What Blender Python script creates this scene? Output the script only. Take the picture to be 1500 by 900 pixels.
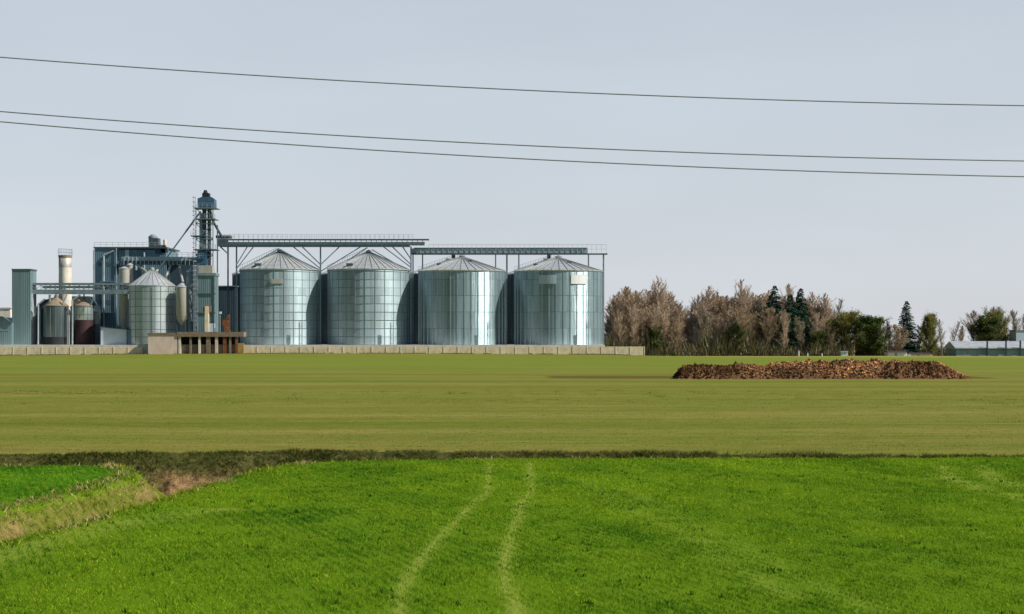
import bpy, math, random
import numpy as np
from mathutils import Vector, Matrix
R = math.radians
random.seed(7); rng = np.random.default_rng(11)
for o in list(bpy.data.objects): bpy.data.objects.remove(o)
SC = bpy.context.scene; COL = SC.collection
EYE = 4.0; F = 2400.0
# ------------------------------------------------------------------ camera
cam = bpy.data.cameras.new('camera'); camo = bpy.data.objects.new('camera', cam); COL.objects.link(camo)
camo.location = (0, 0, EYE); camo.rotation_euler = (R(90), 0, 0)
cam.sensor_width = 36; cam.lens = 57.6; cam.shift_y = 0.03; cam.clip_end = 20000; cam.clip_start = .5
SC.camera = camo
# ------------------------------------------------------------------ light
SUN_AZ, SUN_EL = 74.0, 43.0          # degrees right of the direction that faces the camera
to_sun = Vector((math.sin(R(SUN_AZ))*math.cos(R(SUN_EL)), -math.cos(R(SUN_AZ))*math.cos(R(SUN_EL)), math.sin(R(SUN_EL))))
sl = bpy.data.lights.new('sun', 'SUN'); sl.energy = 4.8; sl.angle = R(.6); sl.color = (1, .93, .82)
so = bpy.data.objects.new('sun', sl); COL.objects.link(so); so.rotation_euler = to_sun.to_track_quat('Z', 'Y').to_euler()
W = bpy.data.worlds.new('World'); SC.world = W; W.use_nodes = True
nt = W.node_tree; nt.nodes.clear()
wo = nt.nodes.new('ShaderNodeOutputWorld'); bg = nt.nodes.new('ShaderNodeBackground'); bg.inputs[1].default_value = .1
sky = nt.nodes.new('ShaderNodeTexSky'); sky.sky_type = 'NISHITA'; sky.sun_disc = False
sky.sun_elevation = R(SUN_EL); sky.sun_rotation = math.atan2(to_sun.x, to_sun.y); sky.dust_density = 2.5; sky.altitude = 100
tc = nt.nodes.new('ShaderNodeTexCoord'); sx = nt.nodes.new('ShaderNodeSeparateXYZ'); nt.links.new(tc.outputs['Generated'], sx.inputs[0])
cr = nt.nodes.new('ShaderNodeValToRGB'); nt.links.new(sx.outputs[2], cr.inputs[0])
e = cr.color_ramp.elements
e[0].position = 0; e[0].color = (.55, .565, .588, 1); e[1].position = 1; e[1].color = (.07, .12, .22, 1)
for p, c in ((.03, (.525, .555, .59)), (.10, (.475, .517, .56)), (.2, (.445, .49, .54)), (.32, (.30, .36, .44)), (.55, (.13, .19, .30))):
    k = e.new(p); k.color = (*c, 1)
# broad, thin cloud veil: a very faint large-scale variation
mp = nt.nodes.new('ShaderNodeMapping'); mp.inputs['Scale'].default_value = (1.2, 1.2, 5)
no = nt.nodes.new('ShaderNodeTexNoise'); no.inputs['Scale'].default_value = 2.2; no.inputs['Detail'].default_value = 4
nt.links.new(tc.outputs['Generated'], mp.inputs[0]); nt.links.new(mp.outputs[0], no.inputs[0])
mr = nt.nodes.new('ShaderNodeMapRange'); mr.inputs[1].default_value = .3; mr.inputs[2].default_value = .7; mr.inputs[3].default_value = 9.5; mr.inputs[4].default_value = 10.5
nt.links.new(no.outputs[0], mr.inputs[0])
vm = nt.nodes.new('ShaderNodeVectorMath'); vm.operation = 'SCALE'; nt.links.new(cr.outputs[0], vm.inputs[0]); nt.links.new(mr.outputs[0], vm.inputs['Scale'])
# unseen sky behind the viewer darkened and blued to deepen the silo fronts
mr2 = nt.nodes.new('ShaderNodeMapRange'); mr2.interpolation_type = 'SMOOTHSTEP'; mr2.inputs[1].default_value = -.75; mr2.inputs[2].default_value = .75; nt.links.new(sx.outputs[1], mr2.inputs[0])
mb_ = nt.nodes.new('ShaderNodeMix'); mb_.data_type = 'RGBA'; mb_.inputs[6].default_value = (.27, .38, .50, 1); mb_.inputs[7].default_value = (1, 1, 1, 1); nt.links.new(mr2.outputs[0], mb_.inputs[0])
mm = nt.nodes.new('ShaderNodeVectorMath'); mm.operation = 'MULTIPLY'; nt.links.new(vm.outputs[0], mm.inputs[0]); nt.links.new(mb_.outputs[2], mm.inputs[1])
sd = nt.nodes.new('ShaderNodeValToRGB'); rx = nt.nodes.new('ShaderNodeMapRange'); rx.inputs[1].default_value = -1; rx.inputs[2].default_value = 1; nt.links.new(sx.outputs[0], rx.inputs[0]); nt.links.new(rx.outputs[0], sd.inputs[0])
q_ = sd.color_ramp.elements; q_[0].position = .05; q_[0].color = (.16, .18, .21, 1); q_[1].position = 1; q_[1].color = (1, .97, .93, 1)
for p, c in ((.33, (.67, .675, .685)), (.67, (.675, .675, .68))): k = q_.new(p); k.color = (*c, 1)  # unseen sky dimmed at left, brightened at right, to contrast the silo sides
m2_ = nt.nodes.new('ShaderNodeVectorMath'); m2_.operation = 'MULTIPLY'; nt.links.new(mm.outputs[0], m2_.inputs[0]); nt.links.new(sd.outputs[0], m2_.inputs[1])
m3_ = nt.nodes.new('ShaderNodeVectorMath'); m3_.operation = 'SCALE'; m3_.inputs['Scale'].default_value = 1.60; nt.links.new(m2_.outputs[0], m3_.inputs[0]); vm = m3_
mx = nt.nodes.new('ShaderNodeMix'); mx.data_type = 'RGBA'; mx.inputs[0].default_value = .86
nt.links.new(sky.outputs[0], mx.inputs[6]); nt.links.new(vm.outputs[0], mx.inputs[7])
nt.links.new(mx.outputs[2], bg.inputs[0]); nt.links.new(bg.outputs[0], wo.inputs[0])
SC.view_settings.view_transform = 'Standard'; SC.view_settings.look = 'None'
SC.view_settings.exposure = .3; SC.view_settings.gamma = 1; SC.view_settings.use_curve_mapping = False
try: SC.cycles.max_bounces = 6
except Exception: pass

# ------------------------------------------------------------------ helpers
def at(px, py, Y):                       # a point of the survey sheet at depth Y, in metres
    return ((px-750)/F*Y, Y, EYE-(py-495)/F*Y)
def tag(o, label=None, cat=None, group=None, kind=None):
    if label: o['label'] = label
    if cat: o['category'] = cat
    if group: o['group'] = group
    if kind: o['kind'] = kind
    return o
def empty(name, loc, label=None, cat=None, group=None, rz=0):
    o = bpy.data.objects.new(name, None); COL.objects.link(o); o.location = loc; o.rotation_euler = (0, 0, rz)
    return tag(o, label, cat, group)
class MB:
    def __init__(s): s.v = []; s.f = []
    def quad(s, a, b, c, d):
        n = len(s.v); s.v += [tuple(a), tuple(b), tuple(c), tuple(d)]; s.f.append((n, n+1, n+2, n+3)); return s
    def tri(s, a, b, c):
        n = len(s.v); s.v += [tuple(a), tuple(b), tuple(c)]; s.f.append((n, n+1, n+2)); return s
    def box(s, x0, x1, y0, y1, z0, z1, top=None):
        n = len(s.v)
        s.v += [(x0,y0,z0),(x1,y0,z0),(x1,y1,z0),(x0,y1,z0),(x0,y0,z1),(x1,y0,z1),(x1,y1,z1),(x0,y1,z1)]
        s.f += [(n+3,n+2,n+1,n),(n+4,n+5,n+6,n+7),(n,n+1,n+5,n+4),(n+1,n+2,n+6,n+5),(n+2,n+3,n+7,n+6),(n+3,n,n+4,n+7)]
        return s
    def cyl(s, a, b, r0, r1=None, n=12, cap=True):
        r1 = r0 if r1 is None else r1
        a = Vector(a); b = Vector(b); d = (b-a).normalized()
        u = d.orthogonal().normalized() if abs(d.z) < .999 else Vector((1, 0, 0)); w = d.cross(u)
        k = len(s.v)
        for c, r in ((a, r0), (b, r1)):
            for i in range(n):
                t = 2*math.pi*i/n; s.v.append(tuple(c+(u*math.cos(t)+w*math.sin(t))*r))
        for i in range(n): j = (i+1) % n; s.f.append((k+i, k+j, k+n+j, k+n+i))
        if cap: s.f.append(tuple(k+i for i in range(n))[::-1]); s.f.append(tuple(k+n+i for i in range(n)))
        return s
    def bar(s, a, b, w=.1, h=None):      # square bar between two points
        h = h or w; a = Vector(a); b = Vector(b); d = (b-a).normalized()
        up = Vector((0, 0, 1)) if abs(d.z) < .99 else Vector((0, 1, 0))
        u = d.cross(up).normalized()*w/2; v = u.cross(d).normalized()*h/2; k = len(s.v)
        for c in (a, b): s.v += [tuple(c-u-v), tuple(c+u-v), tuple(c+u+v), tuple(c-u+v)]
        s.f += [(k,k+1,k+2,k+3),(k+7,k+6,k+5,k+4)]+[(k+i, k+4+i, k+4+(i+1)%4, k+(i+1)%4) for i in range(4)]
        return s
    def lathe(s, prof, n=48, c=(0, 0)):  # prof: (r, z)
        k = len(s.v)
        for r, z in prof:
            for i in range(n):
                t = 2*math.pi*i/n; s.v.append((c[0]+r*math.cos(t), c[1]+r*math.sin(t), z))
        for m in range(len(prof)-1):
            for i in range(n):
                j = (i+1) % n; s.f.append((k+m*n+i, k+m*n+j, k+(m+1)*n+j, k+(m+1)*n+i))
        return s
    def prism(s, pts, y0, y1):           # outline in xz pulled through y
        k = len(s.v); n = len(pts)
        s.v += [(x, y0, z) for x, z in pts]+[(x, y1, z) for x, z in pts]
        s.f += [tuple(k+i for i in range(n)), tuple(k+n+i for i in range(n))[::-1]]
        s.f += [(k+i, k+n+i, k+n+(i+1)%n, k+(i+1)%n) for i in range(n)]
        return s
    def build(s, name, m, parent=None, smooth=False):
        me = bpy.data.meshes.new(name); me.from_pydata(s.v, [], s.f)
        if smooth: me.polygons.foreach_set('use_smooth', [True]*len(me.polygons))
        me.materials.append(m); me.update()
        o = bpy.data.objects.new(name, me); COL.objects.link(o)
        if parent: o.parent = parent
        return o
def np_mesh(name, verts, faces_n, m, attr=None, parent=None, smooth=False, idx=None):
    """verts (N,3); faces of faces_n corners each, corners in order unless idx is given"""
    me = bpy.data.meshes.new(name); N = len(verts)
    if idx is None: idx = np.arange(N)
    nf = len(idx)//faces_n
    me.vertices.add(N); me.vertices.foreach_set('co', np.asarray(verts, dtype=np.float32).ravel())
    me.loops.add(len(idx)); me.loops.foreach_set('vertex_index', np.asarray(idx, dtype=np.int32))
    me.polygons.add(nf); me.polygons.foreach_set('loop_start', np.arange(0, nf*faces_n, faces_n, dtype=np.int32))
    me.polygons.foreach_set('loop_total', np.full(nf, faces_n, dtype=np.int32))
    me.polygons.foreach_set('use_smooth', np.full(nf, smooth, dtype=bool))
    if attr:
        for k, a in attr.items():
            at_ = me.attributes.new(k, 'FLOAT_COLOR', 'POINT')
            c = np.ones((N, 4), dtype=np.float32); c[:, :3] = a; at_.data.foreach_set('color', c.ravel())
    me.materials.append(m); me.update(); me.validate()
    o = bpy.data.objects.new(name, me); COL.objects.link(o)
    if parent: o.parent = parent
    return o
def copy_tree(o, parent=None):
    c = o.copy(); COL.objects.link(c); c.parent = parent
    for ch in list(o.children): copy_tree(ch, c)
    return c

# ------------------------------------------------------------------ materials
class NT:
    def __init__(s, name):
        s.m = bpy.data.materials.new(name); s.m.use_nodes = True; s.t = s.m.node_tree; s.b = s.t.nodes['Principled BSDF']
    def n(s, ty, **kw):
        x = s.t.nodes.new(ty)
        for k, v in kw.items(): setattr(x, k, v)
        return x
    def l(s, a, b): s.t.links.new(a, b)
    def coord(s, kind='Object', scale=(1, 1, 1)):
        c = s.n('ShaderNodeTexCoord'); m = s.n('ShaderNodeMapping'); m.inputs['Scale'].default_value = scale
        s.l(c.outputs[kind], m.inputs[0]); return m.outputs[0]
    def noise(s, vec, scale=1, detail=4, rough=.55):
        x = s.n('ShaderNodeTexNoise'); x.inputs['Scale'].default_value = scale; x.inputs['Detail'].default_value = detail
        x.inputs['Roughness'].default_value = rough; s.l(vec, x.inputs['Vector']); return x.outputs[0]
    def ramp(s, fac, stops):
        x = s.n('ShaderNodeValToRGB'); s.l(fac, x.inputs[0]); e = x.color_ramp.elements
        e[0].position = stops[0][0]; e[0].color = (*stops[0][1], 1); e[1].position = stops[-1][0]; e[1].color = (*stops[-1][1], 1)
        for p, c in stops[1:-1]: k = e.new(p); k.color = (*c, 1)
        return x.outputs[0]
    def mix(s, fac, a, b, mode='MIX'):
        x = s.n('ShaderNodeMix', data_type='RGBA', blend_type=mode)
        for i, v in ((0, fac), (6, a), (7, b)):
            if isinstance(v, (int, float)): x.inputs[i].default_value = v
            elif isinstance(v, tuple): x.inputs[i].default_value = (*v, 1)
            else: s.l(v, x.inputs[i])
        return x.outputs[2]
    def math(s, op, a, b=0, c=None):
        x = s.n('ShaderNodeMath', operation=op)
        for i, v in enumerate((a, b) if c is None else (a, b, c)):
            if isinstance(v, (int, float)): x.inputs[i].default_value = v
            else: s.l(v, x.inputs[i])
        return x.outputs[0]
    def bump(s, h, strength=.3, dist=.05):
        x = s.n('ShaderNodeBump'); x.inputs['Strength'].default_value = strength; x.inputs['Distance'].default_value = dist
        s.l(h, x.inputs['Height']); s.l(x.outputs[0], s.b.inputs['Normal'])
def simple(name, col, rough=.7, metal=0, var=.25, scale=1.0, streak=1, bump=0):
    t = NT(name); v = t.coord('Object', (1, 1, 1/streak))
    n = t.noise(v, scale, 5)
    lo = tuple(c*(1-var) for c in col); hi = tuple(min(1, c*(1+var)) for c in col)
    t.l(t.ramp(n, ((.3, lo), (.7, hi))), t.b.inputs['Base Color'])
    t.b.inputs['Roughness'].default_value = rough; t.b.inputs['Metallic'].default_value = metal
    if bump: t.bump(n, bump, .05)
    return t.m
def sheet_metal(name, col, nsheet, zh, rough=.38, metal=.85, var=.2, corr=.25, seam=.0):
    """galvanised sheets round a cylinder: each sheet has its own tone, horizontal corrugation in the normal"""
    t = NT(name); c = t.n('ShaderNodeTexCoord'); s = t.n('ShaderNodeSeparateXYZ'); t.l(c.outputs['Object'], s.inputs[0])
    ang = t.math('MULTIPLY', t.math('ARCTAN2', s.outputs[1], s.outputs[0]), nsheet/(2*math.pi))
    fa = t.math('FLOOR', ang); zz = t.math('DIVIDE', s.outputs[2], zh); fz = t.math('FLOOR', zz)
    cb = t.n('ShaderNodeCombineXYZ'); t.l(fa, cb.inputs[0]); t.l(fz, cb.inputs[1])
    oi = t.n('ShaderNodeObjectInfo'); t.l(t.math('MULTIPLY', oi.outputs['Random'], 50), cb.inputs[2])
    wn = t.n('ShaderNodeTexWhiteNoise'); t.l(cb.outputs[0], wn.inputs[0])
    cb2 = t.n('ShaderNodeCombineXYZ'); t.l(fa, cb2.inputs[0]); wn2 = t.n('ShaderNodeTexWhiteNoise'); t.l(cb2.outputs[0], wn2.inputs[0])
    # vertical dirt streaks
    mp = t.n('ShaderNodeMapping'); mp.inputs['Scale'].default_value = (1.1, 1.1, .06); t.l(c.outputs['Object'], mp.inputs[0])
    st = t.noise(mp.outputs[0], 1.0, 5, .65)
    sm = t.math('ADD', t.math('MULTIPLY', wn.outputs[0], .25), t.math('ADD', t.math('MULTIPLY', wn2.outputs[0], .35), t.math('MULTIPLY', st, .75)))
    lo = tuple(x*(1-var) for x in col); hi = tuple(min(1, x*(1+var)) for x in col)
    base = t.ramp(sm, ((.3, lo), (.95, hi)))
    if seam:
        fr = t.math('FRACT', zz); line = t.math('LESS_THAN', fr, seam)
        base = t.mix(line, base, tuple(x*.38 for x in col))
    t.l(base, t.b.inputs['Base Color']); t.b.inputs['Metallic'].default_value = metal
    t.l(t.math('ADD', t.math('MULTIPLY', wn2.outputs[0], .16), rough-.06), t.b.inputs['Roughness'])
    wv = t.math('SINE', t.math('MULTIPLY', s.outputs[2], 2*math.pi/.22))
    h = t.math('ADD', wv, t.math('MULTIPLY', st, 4)); t.bump(h, corr, .02)
    return t.m
def clad(name, col, pitch=.5, metal=.3, rough=.5, axis='xy'):
    """profiled wall cladding: vertical ribs, faint panels"""
    t = NT(name); c = t.n('ShaderNodeTexCoord'); s = t.n('ShaderNodeSeparateXYZ'); t.l(c.outputs['Object'], s.inputs[0])
    xy = t.math('ADD', s.outputs[0], s.outputs[1])
    w = t.math('SINE', t.math('MULTIPLY', xy, 2*math.pi/pitch))
    f = t.math('FLOOR', t.math('DIVIDE', xy, 2.4)); wn = t.n('ShaderNodeTexWhiteNoise', noise_dimensions='1D'); t.l(f, wn.inputs[1])
    mp = t.n('ShaderNodeMapping'); mp.inputs['Scale'].default_value = (.8, .8, .08); t.l(c.outputs['Object'], mp.inputs[0])
    st = t.noise(mp.outputs[0], 1, 4)
    sm = t.math('ADD', t.math('MULTIPLY', wn.outputs[0], .4), t.math('MULTIPLY', st, .8))
    t.l(t.ramp(sm, ((.2, tuple(x*.75 for x in col)), (.9, tuple(x*1.25 for x in col)))), t.b.inputs['Base Color'])
    t.b.inputs['Metallic'].default_value = metal; t.b.inputs['Roughness'].default_value = rough
    t.bump(w, .5, .03); return t.m
M = {}
M['silo_grid'] = sheet_metal('galvanised_sheet', (.32, .42, .465), 26, 1.95, seam=.05, rough=.55, metal=.55, var=.3, corr=.9)
M['silo_rib'] = sheet_metal('galvanised_ribbed_sheet', (.28, .385, .435), 40, 3.9, var=.42, seam=.02, rough=.36, metal=.6, corr=.9)
M['silo_rear_shaded'] = sheet_metal('rear_shaded_sheet', (.06, .10, .12), 20, 2, metal=.3, rough=.6, seam=.03)  # shade of the rear row put into this darker sheet colour
M['silo_small'] = sheet_metal('galvanised_light_sheet', (.50, .58, .59), 16, 1.8, metal=.6, seam=.08)
M['silo_dark'] = sheet_metal('dull_dark_sheet', (.10, .14, .155), 12, 2.2, metal=.5, rough=.55)
M['rib'] = simple('rib_metal', (.24, .32, .35), .45, .4, .2)
M['rib_pale'] = simple('pale_rib_metal', (.42, .50, .52), .4, .75, .2)
M['roof'] = simple('roof_metal', (.56, .58, .58), .42, .55, .16, .8)
M['roof_rib'] = simple('roof_rib_metal', (.30, .33, .34), .5, .4, .15)
M['casing'] = simple('zinc_casing', (.36, .45, .49), .5, .45, .3, 1.5, .6)
M['steel'] = simple('galvanised_steel', (.23, .31, .35), .55, .45, .25)
M['steel_dark'] = simple('dark_steel', (.07, .105, .125), .6, .2, .3)
M['steel_pale'] = simple('pale_steel', (.45, .52, .56), .5, .4, .2)
M['blue'] = simple('blue_enamel', (.05, .125, .20), .45, .1, .3)
M['blue_clad'] = clad('blue_cladding', (.13, .225, .28))
M['grey_clad'] = clad('grey_cladding', (.17, .26, .285))
M['dark_clad'] = clad('dark_cladding', (.045, .08, .10))
M['cream'] = simple('cream_metal', (.42, .41, .36), .5, .15, .15, .7, 6)
M['white'] = simple('white_metal', (.74, .76, .77), .45, 0, .08, .7, 4)
M['tarp'] = simple('pale_blue_sheet', (.50, .60, .68), .6, 0, .08, .5)
M['concrete'] = simple('concrete', (.74, .63, .43), .85, 0, .22, 1.2, 2, .3)
M['concrete_pale'] = simple('pale_concrete', (.68, .64, .54), .85, 0, .16, .9, 2, .2)
M['pink_concrete'] = simple('rosy_render', (.66, .54, .45), .85, 0, .14, .8, 2)
M['brown_concrete'] = simple('weathered_concrete', (.22, .17, .12), .85, 0, .3, 1.5, 1, .3)
M['rust'] = simple('rust', (.20, .075, .03), .8, .1, .45, 2.2, 1, .4)
M['dark'] = simple('near_black', (.012, .016, .02), .8, 0, .3)  # near-black base colour for motor, board and skirts
M['red_dark'] = simple('oxide_red', (.04, .014, .018), .7, 0, .3)
M['cable'] = simple('cable', (.26, .27, .28), .5, .2, .1)
M['yellow'] = simple('ochre_paint', (.36, .24, .07), .7, 0, .2)
M['bark'] = simple('bark', (.20, .17, .14), .9, 0, .35, 3, 2)
M['birch'] = simple('birch_bark', (.5, .46, .41), .8, 0, .5, 2.5, .4)
def vcol(name, rough=.85, transl=0, attr='Col'):
    t = NT(name); a = t.n('ShaderNodeAttribute', attribute_name=attr); t.l(a.outputs[0], t.b.inputs['Base Color'])
    t.b.inputs['Roughness'].default_value = rough; t.b.inputs['Specular IOR Level'].default_value = .03
    if transl:
        tr = t.n('ShaderNodeBsdfTranslucent'); t.l(a.outputs[0], tr.inputs[0]); mixn = t.n('ShaderNodeMixShader'); mixn.inputs[0].default_value = transl
        t.l(t.b.outputs[0], mixn.inputs[1]); t.l(tr.outputs[0], mixn.inputs[2]); t.l(mixn.outputs[0], t.t.nodes['Material Output'].inputs[0])
    return t.m
M['leafy'] = vcol('blade', .7, .35); M['twig'] = vcol('twig', .9); M['foliage'] = vcol('foliage', .8, .2); M['clod'] = vcol('clod', .95)

# ------------------------------------------------------------------ terrain
def ss(a, b, x): t = np.clip((x-a)/(b-a), 0, 1); return t*t*(3-2*t)
def vnoise(x, y, seed=0):                # cheap value noise
    xi = np.floor(x).astype(np.int64); yi = np.floor(y).astype(np.int64); fx = x-xi; fy = y-yi
    fx = fx*fx*(3-2*fx); fy = fy*fy*(3-2*fy)
    def h(a, b):
        n = (a*374761393+b*668265263+seed*69069) & 0x7fffffff; n = ((n ^ (n >> 13))*1274126177) & 0x7fffffff
        return ((n ^ (n >> 16)) & 0xffff)/65535.0
    return (h(xi, yi)*(1-fx)+h(xi+1, yi)*fx)*(1-fy)+(h(xi, yi+1)*(1-fx)+h(xi+1, yi+1)*fx)*fy
def fbm(x, y, o=4, seed=0): return sum(vnoise(x*2**i, y*2**i, seed+i)*.5**(i+1) for i in range(o))/(1-.5**o)
def ditch_far(X): return np.interp(X, [-60, -17.8, -12, -7, -1.2, 8.2, 17.6, 60], [54, 55.4, 57.0, 58.0, 57.3, 56.3, 55.1, 55])+.35*(fbm(X*.8, X*0+3, 3, 5)-.5)
def ditch_near(X): return np.interp(X, [-60, -17.8, -12.5, -7.6, -4.5, -1.2, 4, 8.2, 12, 17.6, 60], [49.5, 51.0, 51.6, 52.2, 53.6, 54.3, 54.5, 54.5, 54.5, 54.75, 54.7])
def side_r(Y): return np.interp(Y, [15, 24, 31.5, 39.2, 45, 50, 53, 56], [-11.5, -10.9, -9.9, -8.75, -8.2, -7.6, -6.4, -5])
def side_l(Y): return np.interp(Y, [15, 24, 34, 38, 42, 46, 49, 51.3, 53], [-14.5, -13.2, -12.3, -11.9, -11.3, -11.2, -11.5, -12.4, -14.5])+.55*(fbm(Y*.55, Y*0+8, 2, 9)-.5)
def ditch_prof(u, skew=.5):              # u 0..1 across
    a = ss(0, .42, u); b = ss(0, .42, 1-u); return np.minimum(a, b)
def terrain(X, Y):
    X = np.asarray(X, float); Y = np.asarray(Y, float)
    z = np.zeros_like(X)
    z += .12*(fbm(X*.05, Y*.05, 3, 2)-.5)+.03*(fbm(X*.9, Y*.9, 2, 3)-.5)*(Y < 150)
    yn, yf = ditch_near(X), ditch_far(X); w = yf-yn
    u = (Y-yn)/np.maximum(w, .1)
    dm = np.where((u > 0) & (u < 1), ditch_prof(u), 0)*np.clip(w*.36, .1, 1.5)
    xl, xr = side_l(Y), side_r(Y); us = (X-xl)/(xr-xl)
    ds = np.where((us > 0) & (us < 1), ditch_prof(us), 0)*1.45*ss(10, 20, Y)*(1-ss(54.6, 55.6, Y))
    d = np.maximum(dm, ds); z -= d
    z -= .42*d*(fbm(X*1.6, Y*1.6, 4, 21)-.5)*2
    # rise towards the yard, gentle fall behind the crest on the right
    z += .35*np.exp(-((X+40)/45)**2)*ss(250, 380, Y)
    z -= .0135*np.maximum(Y-350, 0)*ss(0, 40, Y-350)*np.where(X > 22, ss(22, 34, X), ss(470, 520, Y))
    z -= .25*ss(250, 385, Y)*ss(-95, -130, X)
    return z, d
def tracks(X, Y):                        # wheel tracks: polylines given in metres
    out = np.zeros_like(X)
    for pts, wd, st in TR:
        P = np.array(pts); xc = np.interp(Y, P[::-1, 1], P[::-1, 0]) if P[0, 1] > P[-1, 1] else np.interp(Y, P[:, 1], P[:, 0])
        on = (Y >= P[:, 1].min()) & (Y <= P[:, 1].max())
        t = np.exp(-((X-xc)/wd)**2)*st*on; out = np.maximum(out, t)
    return out
def gp(px, py): Y = F*EYE/(py-495); return ((px-750)/F*Y, Y)
TR = [([gp(*p) for p in ((717, 676), (714, 700), (716, 718), (690, 740), (655, 778), (625, 810), (603, 840), (588, 865), (585, 900), (590, 960))], .12, .8),
      ([gp(*p) for p in ((777, 676), (776, 700), (781, 716), (762, 738), (757, 765), (745, 795), (738, 830), (740, 860), (755, 885), (762, 930))], .14, .8),
      ([gp(*p) for p in ((850, 700), (905, 740), (1000, 778), (1040, 800), (1075, 830), (1160, 880))], .28, .3),
      ([gp(*p) for p in ((910, 715), (970, 745), (1060, 790), (1180, 850), (1300, 905))], .28, .2),
      ([gp(*p) for p in ((1375, 683), (1392, 702), (1460, 720), (1530, 738))], .35, .6),
      ([gp(*p) for p in ((1437, 682), (1455, 702), (1530, 720))], .35, .6),
      ([gp(*p) for p in ((330, 745), (260, 755), (195, 765), (117, 780), (0, 818), (-80, 850))], .7, .5)]
def axis(segs):
    out = []
    for a, b, st in segs: out += list(np.arange(a, b, st))
    return np.array(out+[segs[-1][1]])
xs = axis([(-6000, -600, 600), (-600, -140, 20), (-140, -26, 4), (-26, -14, .35), (-14, -5, .1), (-5, 22, .14), (22, 140, 3), (140, 600, 23), (600, 6000, 600)])
ys = axis([(-60, 16, 8), (16, 22, .5), (22, 60, .12), (60, 100, 1), (100, 450, 5), (450, 900, 50), (900, 9000, 900)])
GX, GY = np.meshgrid(xs, ys); GZ, GD = terrain(GX, GY)
nx, ny = len(xs), len(ys)
ii = (np.arange(ny-1)[:, None]*nx+np.arange(nx-1)[None, :]).ravel()
idx = np.stack([ii, ii+1, ii+nx+1, ii+nx], 1).ravel()
yn, yf = ditch_near(GX), ditch_far(GX)
far = ss(-.15, .15, GY-yf)
rimL = np.exp(-((GX-side_l(GY)+.15)/.4)**2)*ss(10, 20, GY)*(GY < 52.5)
rimR = np.exp(-((GX-side_r(GY)-.2)/.5)**2)*ss(10, 20, GY)*(GY < 53)*.35
rimM = np.exp(-((GY-yn)/.25)**2)*.35
bank = np.clip(np.maximum.reduce([ss(.03, .3, GD), rimL*.7, rimR, rimM*.6, ((GY > yn+.1) & (GY < yf))*1.0]), 0, 1)
# bare reddish earth where the two ditches meet and in slips along the left bank
earth = ss(.35, .8, GD)*np.exp(-((GX+10.2)/1.9)**4-((GY-54.9)/1.5)**4)*1.3
slip = .6*ss(.5, .7, fbm(GX*1.6, GY*.9, 4, 15))*ss(.2, .5, GD)*(GX < -8.5)*(GY < 50)
earth = np.clip(np.maximum(earth, slip*.9), 0, 1)
masks = np.stack([tracks(GX, GY)*(1-far), bank, np.where(far > .02, far, 0)], -1).reshape(-1, 3)
emask = np.stack([earth, ((GY > ditch_near(GX)+.6) & (GY < ditch_far(GX)+.1))*1.0, earth*0], -1).reshape(-1, 3)

t = NT('ground'); a = t.n('ShaderNodeAttribute', attribute_name='Col'); sp = t.n('ShaderNodeSeparateColor'); t.l(a.outputs[0], sp.inputs[0])
v = t.coord('Object')
n1 = t.noise(v, .12, 5); n2 = t.noise(v, 3.5, 6, .7); n3 = t.noise(v, 18, 3, .7)
near = t.mix(n2, (.04, .105, .003), (.11, .22, .004))
near = t.mix(t.math('MULTIPLY', n1, .5), near, (.15, .20, .008))
# far field: drilled rows running across the view, broad bands and fine ones
vb = t.coord('Object', (.006, .11, 1)); nb = t.noise(vb, 1, 5, .62)
vf = t.coord('Object', (.07, 1.0, 1)); nf = t.noise(vf, 1, 4, .7)
vg = t.coord('Object', (.55, 1.6, 1)); ng = t.noise(vg, 1, 6, .78)
bands = t.math('ADD', t.math('MULTIPLY', nb, .5), t.math('ADD', t.math('MULTIPLY', nf, .26), t.math('MULTIPLY', ng, .46)))
farc = t.ramp(bands, ((.48, (.09, .12, .012)), (.57, (.135, .148, .022)), (.65, (.185, .175, .040)), (.78, (.26, .225, .07))))
sy = t.n('ShaderNodeSeparateXYZ'); t.l(v, sy.inputs[0])
gfar = t.n('ShaderNodeMapRange', interpolation_type='SMOOTHSTEP'); t.l(sy.outputs[1], gfar.inputs[0]); gfar.inputs[1].default_value = 170; gfar.inputs[2].default_value = 240
gf2 = t.n('ShaderNodeMapRange', interpolation_type='SMOOTHSTEP'); t.l(sy.outputs[1], gf2.inputs[0]); gf2.inputs[1].default_value = 340; gf2.inputs[2].default_value = 350; gf2.inputs[3].default_value = 1; gf2.inputs[4].default_value = .2
farc = t.mix(t.math('MULTIPLY', t.math('MULTIPLY', gfar.outputs[0], gf2.outputs[0]), .75), farc, t.mix(nb, (.12, .175, .02), (.185, .21, .035)))
soil = t.ramp(t.math('ADD', t.math('MULTIPLY', n2, .6), t.math('MULTIPLY', n3, .4)), ((.36, (.045, .04, .012)), (.48, (.10, .13, .015)), (.56, (.16, .16, .03)), (.64, (.24, .17, .07)), (.76, (.36, .26, .13))))
gc = t.n('ShaderNodeMapRange', interpolation_type='SMOOTHSTEP'); t.l(sy.outputs[1], gc.inputs[0]); gc.inputs[1].default_value = 325; gc.inputs[2].default_value = 340
gx = t.n('ShaderNodeMapRange', interpolation_type='SMOOTHSTEP'); t.l(sy.outputs[0], gx.inputs[0]); gx.inputs[1].default_value = 25; gx.inputs[2].default_value = 60
farc = t.mix(t.math('MULTIPLY', t.math('MULTIPLY', gc.outputs[0], gx.outputs[0]), .8), farc, (.27, .25, .075))
nm = t.noise(t.coord('Object', (.035, .14, 1)), 1, 6, .7); nmr = t.n('ShaderNodeMapRange'); nmr.inputs[1].default_value = .42; nmr.inputs[2].default_value = .62; t.l(nm, nmr.inputs[0])
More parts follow.
